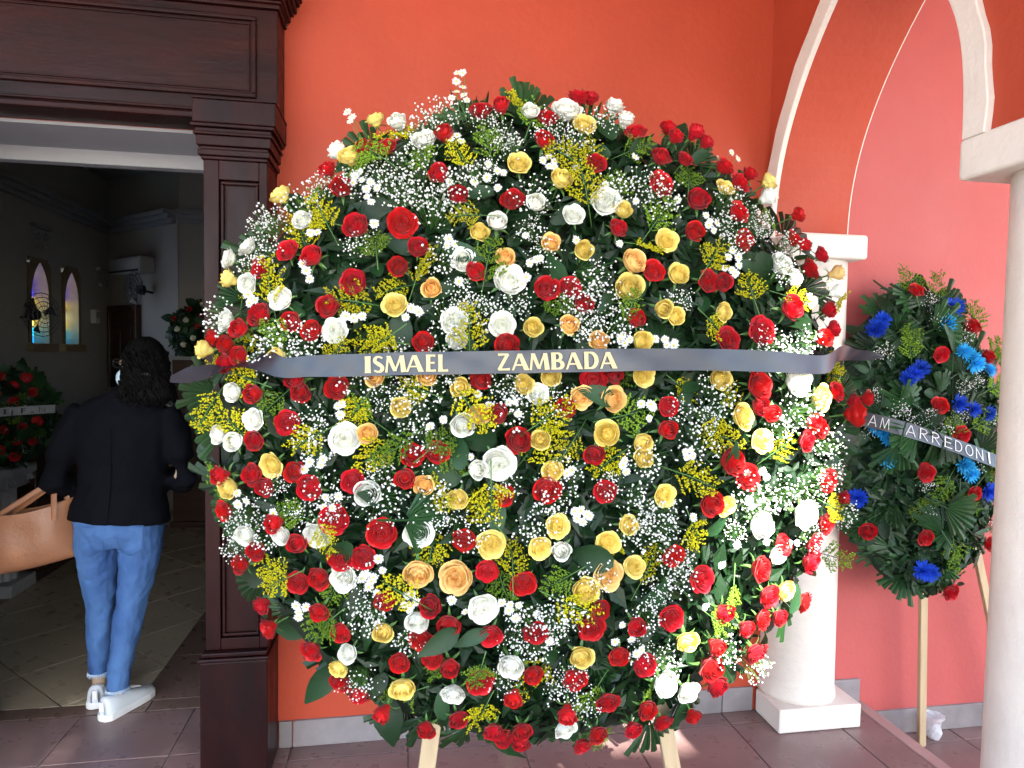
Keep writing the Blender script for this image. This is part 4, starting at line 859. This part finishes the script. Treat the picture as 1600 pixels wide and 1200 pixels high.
cs = [D2.P(a, b, D2.surf(a, b*.3)+.045) for a, b in ((-.37, .10), (-.28, .075), (-.14, .035), (0, -.01), (.14, -.055), (.28, -.10), (.37, -.135))]
C2 = Band.spline(cs); W2 = []
for i, c in enumerate(C2):
    t = (C2[min(i+1, len(C2)-1)]-C2[max(i-1, 0)]).normalized(); up = (D2.B-t*D2.B.dot(t)).normalized(); W2.append((up*.93-t.cross(up)*.3)*.031)
rb2 = obj('ribbon', Band(C2, W2).mesh('satindark'), bw); rb2.location = -bw.location
def onband2(s, t, off):
    f = min(max(s, 0), .999)*(len(C2)-1); i = int(f); u = f-i; c = C2[i].lerp(C2[i+1], u); w_ = W2[i].lerp(W2[i+1], u); nr = (C2[i+1]-C2[i]).cross(w_).normalized()
    if nr.dot(D2.N) < 0: nr = -nr
    return c+w_*(-1+2*t)+nr*(off+.002)
for k, ch in enumerate('AM ARREDONI'):
    if ch != ' ': obj('letter', letter_mesh(ch, onband2, .083+.0587*k, .083+.0587*k+.049, 0, 'whiteink', .035, .12), rb2)
# ================================================================ WREATHS INSIDE
sw = empty('funeral_wreath', (-2.42, 1.98, .80), 'small red rose wreath with a grey ribbon standing on the white pedestal', 'wreath')
D3 = Dome((-2.38, 1.95, 1.12), rad(6), .27, .31, .09, sw, rad(25)); r3 = random.Random(9)
for i in range(26):
    th = i*2.4; q = math.sqrt((i+.5)/26)*.88; a, b = .27*q*math.cos(th), .31*q*math.sin(th)
    if abs(b-.02) > .05: put_rose(D3, r3, 'red', a, b, D3.surf(a, b)+.02, r3.uniform(.052, .066), (D3.nrm(a, b)+Vector((0, -.5, 0))).normalized())
foliage(D3, 27, 40, 26, 1200, rim=24, lsz=(.06, .1), fsz=(.10, .15), depth=.5)
for i in range(10):
    th = r3.uniform(0, 6.28); q = math.sqrt(r3.random())*.9; a, b = .27*q*math.cos(th), .31*q*math.sin(th); n = D3.nrm(a, b)
    D3.put('babys_breath', r3.choice(BR), D3.P(a, b, D3.surf(a, b)), n, jit(r3, 1), .6); D3.put('green_sprig', r3.choice(SPG), D3.P(b*.6, a*.9, D3.surf(a, b)+.01), n, jit(r3, 1), .8)
C3 = Band.spline([D3.P(a, .02+a*.05, D3.surf(a, 0)+.045) for a in (-.26, -.15, -.05, .05, .15, .26)]); W3 = [D3.B*.026 for _ in C3]
rb3 = obj('ribbon', Band(C3, W3).mesh('stone'), sw); rb3.location = -sw.location
def onband3(s, t, off):
    f = min(max(s, 0), .999)*(len(C3)-1); i = int(f); u = f-i; return C3[i].lerp(C3[i+1], u)+W3[i]*(-1+2*t)+D3.N*(off+.003)
for k, ch in enumerate('E F.N'):
    if ch != ' ': obj('letter', letter_mesh(ch, onband3, .50+.085*k, .50+.085*k+.06, 0, 'black', None, .2), rb3)
fa = empty('flower_arrangement', (-1.72, 3.7, 1.485), 'dark leafy flower arrangement with small pale blooms on the wooden stand', 'flowers')
D4 = Dome((-1.72, 3.66, 1.72), rad(10), .22, .24, .12, fa); r4 = random.Random(11)
foliage(D4, 37, 60, 20, 900, rim=20, lsz=(.07, .13), fsz=(.10, .15), depth=.6)
for i in range(12):
    th = i*2.4; q = math.sqrt((i+.5)/12)*.9; a, b = .22*q*math.cos(th), .24*q*math.sin(th); put_rose(D4, r4, 'white' if i % 3 else 'red', a, b, D4.surf(a, b)+.02, .05, (D4.nrm(a, b)+Vector((0, -.3, 0))).normalized())
rel(MB().lathe([(.07, 1.486), (.09, 1.52), (.06, 1.6), (.07, 1.64)], (-1.72, 3.7, 0), 16), fa).build('vase', 'black', fa, smooth=True)
# ================================================================ THE PERSON
PO = Vector((-1.17, .42, 0))
pe = empty('person', PO, 'person in black blazer, blue cropped jeans and white sneakers seen from behind', 'person'); pe.scale = (.95, .95, 1)
def T3(*p): return Vector(p)
hz = Quaternion((0, 0, 1), rad(60))       # head turned to her left
HC = T3(.095, .03, 1.475)
body = MB()
body.ell(HC+T3(0, 0, .0), (.072, .092, .108), 18, 12, hz.to_matrix())
body.ell(HC+hz @ T3(0, .045, -.055), (.052, .052, .058), 14, 9)           # jaw
body.ell(HC+hz @ T3(0, .100, -.010), (.014, .022, .020), 8, 6, hz.to_matrix())   # nose
for s in (-1, 1): body.ell(HC+hz @ T3(s*.076, -.004, -.008), (.010, .020, .030), 8, 6, hz.to_matrix())
for s in (-1, 1): body.ell(HC+hz @ T3(s*.03, .082, .012), (.014, .010, .009), 8, 6)
body.tube([HC+T3(-.01, -.005, -.06), (.06, .0, 1.36), (.05, 0, 1.30)], [.052, .052, .07], 12)
body.tube([(.04, 0, 1.34), (.035, .0, 1.25), (.03, 0, 1.05), (.02, 0, .92), (.02, 0, .80)], [(.07, .05), (.165, .09), (.13, .085), (.155, .10), (.12, .08)], 16)
armL = [(-.13, 0, 1.27), (-.20, -.01, 1.13), (-.235, -.02, .985), (-.21, .10, .94), (-.16, .20, .97)]
armR = [(.21, 0, 1.27), (.265, -.01, 1.13), (.275, -.015, .985), (.22, .11, .97), (.16, .20, 1.0)]
for arm in (armL, armR):
    body.tube(arm, [.05, .042, .036, .032, .025], 10)
    w0 = Vector(arm[-1]); d = (w0-Vector(arm[-2])).normalized(); sd_ = d.cross(T3(0, 0, 1)).normalized()
    body.tube([w0, w0+d*.04, w0+d*.085], [(.026, .016), (.036, .014), (.034, .012)], 10)
    for k in range(4):
        b0 = w0+d*.075+sd_*(-.027+.018*k); L = (.06, .072, .068, .052)[k]
        body.tube([b0, b0+d*L*.5+T3(0, 0, -.006), b0+d*L*.8+T3(0, 0, -.026)], [.0085, .008, .0065], 6)
    b0 = w0+d*.03+sd_*-.03; body.tube([b0, b0+d*.03-sd_*.02, b0+d*.055-sd_*.022+T3(0, 0, -.01)], [.011, .0095, .007], 6)
LLEG = [(-.065, .0, .86), (-.072, .02, .66), (-.085, .035, .46), (-.096, .05, .25), (-.100, .052, .10), (-.100, .06, .045)]
RLEG = [(.095, .0, .86), (.092, -.005, .66), (.067, -.02, .46), (.035, -.045, .25), (.018, -.06, .09), (.020, -.055, .045)]
for Lg in (LLEG, RLEG): body.tube(Lg, [.075, .07, .05, .044, .032, .034], 12)
for Lg, ft in ((LLEG, T3(-.02, .15, .0)), (RLEG, T3(.07, .13, 0))):
    e = Vector(Lg[-1]); body.tube([e+T3(0, -.01, -.005), e+ft*.5+T3(0, 0, -.01), e+ft+T3(0, 0, -.02)], [.034, .034, .024], 10)
smooth_remesh(body, 'body', 'skin', .0075, 3, pe)
# jeans
j = MB()
j.tube([(.015, 0, .93), (.015, -.004, .85), (.015, -.008, .78), (.018, -.004, .715)], [(.160, .10), (.178, .125), (.176, .130), (.150, .105)], 24)
j.tube([(-.072, -.006, .84), (-.086, .004, .70), (-.088, .020, .58), (-.085, .032, .46), (-.092, .045, .34), (-.098, .050, .22), (-.100, .052, .135)], [(.096, .112), (.090, .098), (.077, .084), (.062, .068), (.056, .062), (.049, .055), (.046, .050)], 16)
j.tube([(.104, -.008, .84), (.103, -.012, .70), (.088, -.02, .58), (.067, -.03, .46), (.048, -.042, .34), (.030, -.054, .22), (.018, -.06, .105)], [(.096, .112), (.090, .098), (.076, .084), (.063, .068), (.058, .062), (.051, .055), (.046, .050)], 16)
jo = smooth_remesh(j, 'jeans', 'denim', .007, 5, pe)
tx = bpy.data.textures.new('creases', 'CLOUDS'); tx.noise_scale = .06
dm = jo.modifiers.new('creases', 'DISPLACE'); dm.texture = tx; dm.strength = .020; dm.mid_level = .5
rf = random.Random(4)
for Lg, zc, cx, cy in ((0, .135, -.100, .052), (1, .105, .018, -.06)):
    fr = MB()
    for k in range(110):
        a = 2*math.pi*k/110; r = .047; p = T3(cx+r*math.cos(a), cy+r*1.05*math.sin(a), zc+.006); q = p+T3(math.cos(a)*.004*rf.random(), math.sin(a)*.004*rf.random(), -rf.uniform(.008, .022)); fr.tube([p, q], [.0016, .0008], 3, cap=False)
    fr.build('frayed_hem', 'fray', jo)
for cx, tilt in ((-.062, .05), (.10, -.03)):        # back pockets
    vs = [(cx-.055, 0, .815), (cx+.055, 0, .815), (cx+.05, 0, .715), (cx, 0, .69), (cx-.05, 0, .715)]
    sm = MB()
    for a, b in zip(vs, vs[1:]+vs[:1]): sm.tube([(a[0], -.128, a[2]), (b[0], -.128, b[2])], .0022, 4)
    sm.build('pocket_seam', 'denim', jo)
# blazer
b = MB()
b.tube([(.045, .005, 1.365), (.042, .0, 1.325), (.040, -.002, 1.27), (.038, -.004, 1.18), (.034, -.004, 1.06), (.026, -.004, .95), (.018, -.006, .86), (.014, -.008, .815)], [(.075, .06), (.150, .082), (.208, .108), (.205, .120), (.182, .118), (.186, .124), (.205, .138), (.212, .145)], 28)
b.tube([(-.125, 0, 1.285), (-.185, -.005, 1.18), (-.222, -.012, 1.08), (-.248, -.022, .985), (-.225, .05, .945), (-.185, .16, .955)], [.060, .066, .062, .060, .058, .048], 14)
b.tube([(.205, 0, 1.285), (.250, -.005, 1.18), (.275, -.012, 1.08), (.288, -.02, .99), (.255, .06, .965), (.20, .16, .98)], [.060, .065, .061, .059, .056, .048], 14)
b.tube([(.05, .01, 1.345), (.05, .006, 1.385)], [(.085, .075), (.07, .062)], 16)
bo = smooth_remesh(b, 'blazer', 'blazer', .009, 7, pe)
tx2 = bpy.data.textures.new('folds', 'CLOUDS'); tx2.noise_scale = .11
dm = bo.modifiers.new('folds', 'DISPLACE'); dm.texture = tx2; dm.strength = .024; dm.mid_level = .5
MB().tube([(.026, -.126, 1.22), (.028, -.128, 1.06), (.024, -.134, .95), (.018, -.149, .83)], .002, 4).build('back_seam', 'blazer', bo)
# hair: cap plus curls
hr = random.Random(8); h = MB()
h.ell(HC+hz @ T3(.0, -.022, .022), (.088, .096, .104), 18, 12, hz.to_matrix())
h.ell(HC+T3(.030, -.055, -.07), (.098, .075, .085), 16, 10)
h.ell(HC+T3(.045, -.055, -.115), (.118, .07, .065), 16, 10)
ho = smooth_remesh(h, 'hair', 'hair', .009, 3, pe)
cl = MB()
for k in range(330):
    a = hr.uniform(-2.35, .25); z0 = hr.uniform(-.11, .07); wd = .086+max(0, -z0)*.35
    base = HC+T3(.028+wd*1.02*math.cos(a), -.035+(.085)*math.sin(a), z0); L = hr.uniform(.05, .10); pts = []; ph = hr.uniform(0, 6.28); rr = hr.uniform(.006, .012)
    o2 = T3(math.cos(a), math.sin(a), 0)
    for i in range(9):
        t = i/8; pts.append(base+o2*(.012*t)+T3(rr*math.cos(ph+t*7), rr*math.sin(ph+t*7), -L*t))
    if pts[-1].z > 1.30: cl.tube(pts, [.0045*(1-.6*i/8) for i in range(9)], 5)
for k in range(170):                                   # combed strands over the crown
    a = hr.uniform(-3.1, 0); pts = []
    for i in range(7):
        t = i/6; ph = .25+t*1.35; q = hz @ T3(.089*math.sin(ph)*math.cos(a), -.022+.098*math.sin(ph)*math.sin(a), .022+.105*math.cos(ph)); pts.append(HC+q*1.0)
    cl.tube(pts, .0022, 4)
cl.build('curls', 'hair', ho, smooth=True)
cp = MB().tube([HC+T3(.045, -.128, -.03), HC+T3(.075, -.118, -.034), HC+T3(.098, -.10, -.038)], [.005, .006, .004], 6); cp.build('hair_clip', 'metal', pe)
gl = MB()
for s in (-1, 1):
    gl.tube([HC+hz @ T3(s*.078, -.005, .012), HC+hz @ T3(s*.074, .085, .016)], .0025, 5)
    gl.tube([HC+hz @ T3(s*.034+.026*math.cos(k*.524), .100, .010+.02*math.sin(k*.524)) for k in range(13)], .002, 5)
gl.build('glasses', 'black', pe)
mk = MB().ell(HC+hz @ T3(0, .062, -.055), (.062, .058, .05), 16, 9, hz.to_matrix())
mk.tube([HC+hz @ T3(-.055, .06, -.03), HC+hz @ T3(-.078, .005, -.008)], .002, 4); mk.build('face_mask', 'mask', pe, smooth=True)
# sneakers
def shoe(c, yawd):
    m = MB(); q = Quaternion((0, 0, 1), rad(yawd)); c = Vector(c)
    st = [(-.108, .012, .080), (-.100, .026, .098), (-.088, .037, .100), (-.05, .041, .090), (.0, .043, .092), (.05, .048, .074), (.10, .049, .058), (.14, .040, .048), (.160, .018, .040)]
    vs = []; n = 12
    for y, w_, hgt in st:
        for k in range(n):
            a = math.pi*k/(n-1); vs.append(c+q @ T3(w_*math.copysign(abs(math.cos(a))**.7, math.cos(a)), y, .026+(hgt-.026)*math.sin(a)**.7))
    fs = [(i*n+k, i*n+k+1, (i+1)*n+k+1, (i+1)*n+k) for i in range(len(st)-1) for k in range(n-1)]+[tuple(range(n)), tuple((len(st)-1)*n+k for k in reversed(range(n)))]
    so = m.add(vs, fs).build('sneaker', 'shoe', pe, smooth=True)
    for pg in so.data.polygons[-2:]: pg.use_smooth = False
    vs = []; N2 = len(st)
    out = [(w_+.004, y) for y, w_, _ in st]; loop = [(x, y) for x, y in out]+[(-x, y) for x, y in out[::-1]]
    for z in (.001, .030):
        for x, y in loop: vs.append(c+q @ T3(x, y*1.03, z))
    L = len(loop); fs = [tuple(reversed(range(L))), tuple(range(L, 2*L))]+[(i, (i+1) % L, L+(i+1) % L, L+i) for i in range(L)]
    MB().add(vs, fs).build('sole', 'sole', so, bevel=.004)
    ht = MB().tube([c+q @ T3(0, -.1085, z) for z in (.045, .065, .084)], [(.011, .004)]*3, 8); ht.build('heel_tab', 'sole', so)
    lc = MB()
    for k in range(4): lc.tube([c+q @ T3(-.022, .02+.018*k, .090-.006*k), c+q @ T3(.022, .026+.018*k, .090-.006*k)], .003, 5)
    lc.build('laces', 'sole', so)
shoe((-.106, .085, 0), 8); shoe((.030, -.04, 0), -26)
# ---------------------------------------------------------------- tan handbag on her forearm
hb = empty('handbag', (-1.49, .40, .62), 'tan leather tote bag hanging from the forearm of the person', 'handbag')
vs = []; nx, nz = 13, 9; rb = random.Random(2)
for side in (-1, 1):
    for i in range(nz):
        t = i/(nz-1)
        for k in range(nx):
            s = -1+2*k/(nx-1); w_ = .185+.02*(1-t)-.012*math.sin(t*3); bulge = .072*(1-abs(s)**2.5)*(.35+.65*math.sin(math.pi*(.18+.68*(1-t))))
            x = s*w_+.03*(t-.5); z = .005+.27*t*(1-.02*s)-.035*(1-s*s)*(t**3)*.8+.014*(1-t)*s*s
            dimple = .02*math.exp(-((s-.1)**2*6+(t-.62)**2*14)) if side < 0 else 0
            vs.append((x, side*(bulge+.004)+(dimple if side < 0 else 0)+.004*math.sin(5*s+4*t), z))
fs = []
for sd2 in (0, 1):
    o = sd2*nx*nz
    for i in range(nz-1):
        for k in range(nx-1):
            f = (o+i*nx+k, o+i*nx+k+1, o+(i+1)*nx+k+1, o+(i+1)*nx+k); fs.append(f if sd2 == 0 else f[::-1])
o = nx*nz
for k in range(nx-1): fs.append((k, o+k, o+k+1, k+1))
for i in range(nz-1):
    fs.append((i*nx, (i+1)*nx, o+(i+1)*nx, o+i*nx)); fs.append((i*nx+nx-1, o+i*nx+nx-1, o+(i+1)*nx+nx-1, (i+1)*nx+nx-1))
me = MB().add(vs, fs).mesh('bag_body', 'leather', True); bb = obj('bag_body', me, hb); bb.rotation_euler = (0, rad(-9), rad(8))
ss = bb.modifiers.new('s', 'SUBSURF'); ss.levels = 1; ss.render_levels = 1
for yy, dx in ((-.05, 0), (.045, .03)):
    top = T3(.085+dx*.4, yy*.3+.02, .372)
    for x0, z0 in ((-.11, .235), (.10, .262)):
        a = T3(x0+dx, yy*.7, z0); b2 = top; mid = (a+b2)/2
        MB().tube([a-T3(0, 0, .05), a, mid, b2], [(.011, .003)]*4, 6).build('strap', 'leather', hb)
    MB().tube([T3(.085+dx*.4-.02, yy*.3+.02, .36), top, T3(.085+dx*.4+.02, yy*.3+.02, .36)], [(.011, .003)]*3, 6).build('strap_top', 'leather', hb)
# ---------------------------------------------------------------- crumpled plastic cup by the wreath leg
mat('plastic', (.75, .77, .8), .25, spec=.5, trans=.45)
cpv = MB(); rc = random.Random(6); vs = []; n = 18
for i in range(8):
    t = i/7; r0 = .026+.014*t+.006*math.sin(t*7)
    for k in range(n): vs.append((r0*math.cos(2*math.pi*k/n)*rc.uniform(.86, 1.12), r0*math.sin(2*math.pi*k/n)*rc.uniform(.86, 1.12), .001+.105*t*rc.uniform(.97, 1.02)))
fs = [(i*n+k, i*n+(k+1) % n, (i+1)*n+(k+1) % n, (i+1)*n+k) for i in range(7) for k in range(n)]+[tuple(reversed(range(n)))]
co = cpv.add(vs, fs).build('plastic_cup', 'plastic', None, smooth=False, org=None); co.location = (2.425, -.062, -.165)
tag(co, 'crumpled clear plastic cup standing by the skirting under the blue flowered wreath', 'cup')
# ================================================================ ADDED UNSEEN TREE, CROWN SHAPED TO BLOCK THE SUN
rt3 = random.Random(12)
tr = empty('added_tree', (1.1, -9.2, -.19), 'leafy crown on a trunk, added out of view to block sun around the lit patch', 'added_tree')
tm = MB().tube([(0, 0, 0), (.05, .05, 1.5), (-.05, 0, 3.2), (.0, .1, 4.8), (-.2, 0, 6.6)], [.26, .2, .17, .13, .05], 12)
for k in range(16):
    a = k*2.4; z = 3.3+.2*k; L = 2.2-.06*k; tm.tube([(0, 0, z), (L*.5*math.cos(a), L*.3*math.sin(a), z+.35), (L*math.cos(a), L*.5*math.sin(a), z+.6)], [.07, .045, .012], 6)
tm.build('trunk', 'bark', tr, smooth=True)
def litgap(P):
    k = -.9-P.y; x = P.x-.15*k; z = P.z-.85*k          # where its shade falls on the wreath
    if z < .56 or x > 1.66: return False
    return x > .60+(z-.52)*.40
cm = MB(); clumps = []
while len(clumps) < 430:
    P = T3(rt3.uniform(-3.0, 6.0), rt3.uniform(-10.4, -8.2), 0); P.z = rt3.uniform(4.6, 9.6)+(-9.2-P.y)*.6
    e = ((P.x-1.4)/4.4)**6+((P.z-7.0)/2.7)**4
    if e < 1 and not litgap(P): clumps.append(P)
for P in clumps:
    for k in range(84):
        q = P+T3(rt3.gauss(0, .26), rt3.gauss(0, .3), rt3.gauss(0, .24))
        if litgap(q): continue
        t = jit(rt3, 1).normalized(); s2 = t.cross(jit(rt3, 1)).normalized(); L = rt3.uniform(.09, .15)
        q = q-tr.location; cm.add([q-t*L, q+s2*L*.45, q+t*L, q-s2*L*.45], [(0, 1, 2, 3)])
cm.build('crown', 'treeleaf', tr)
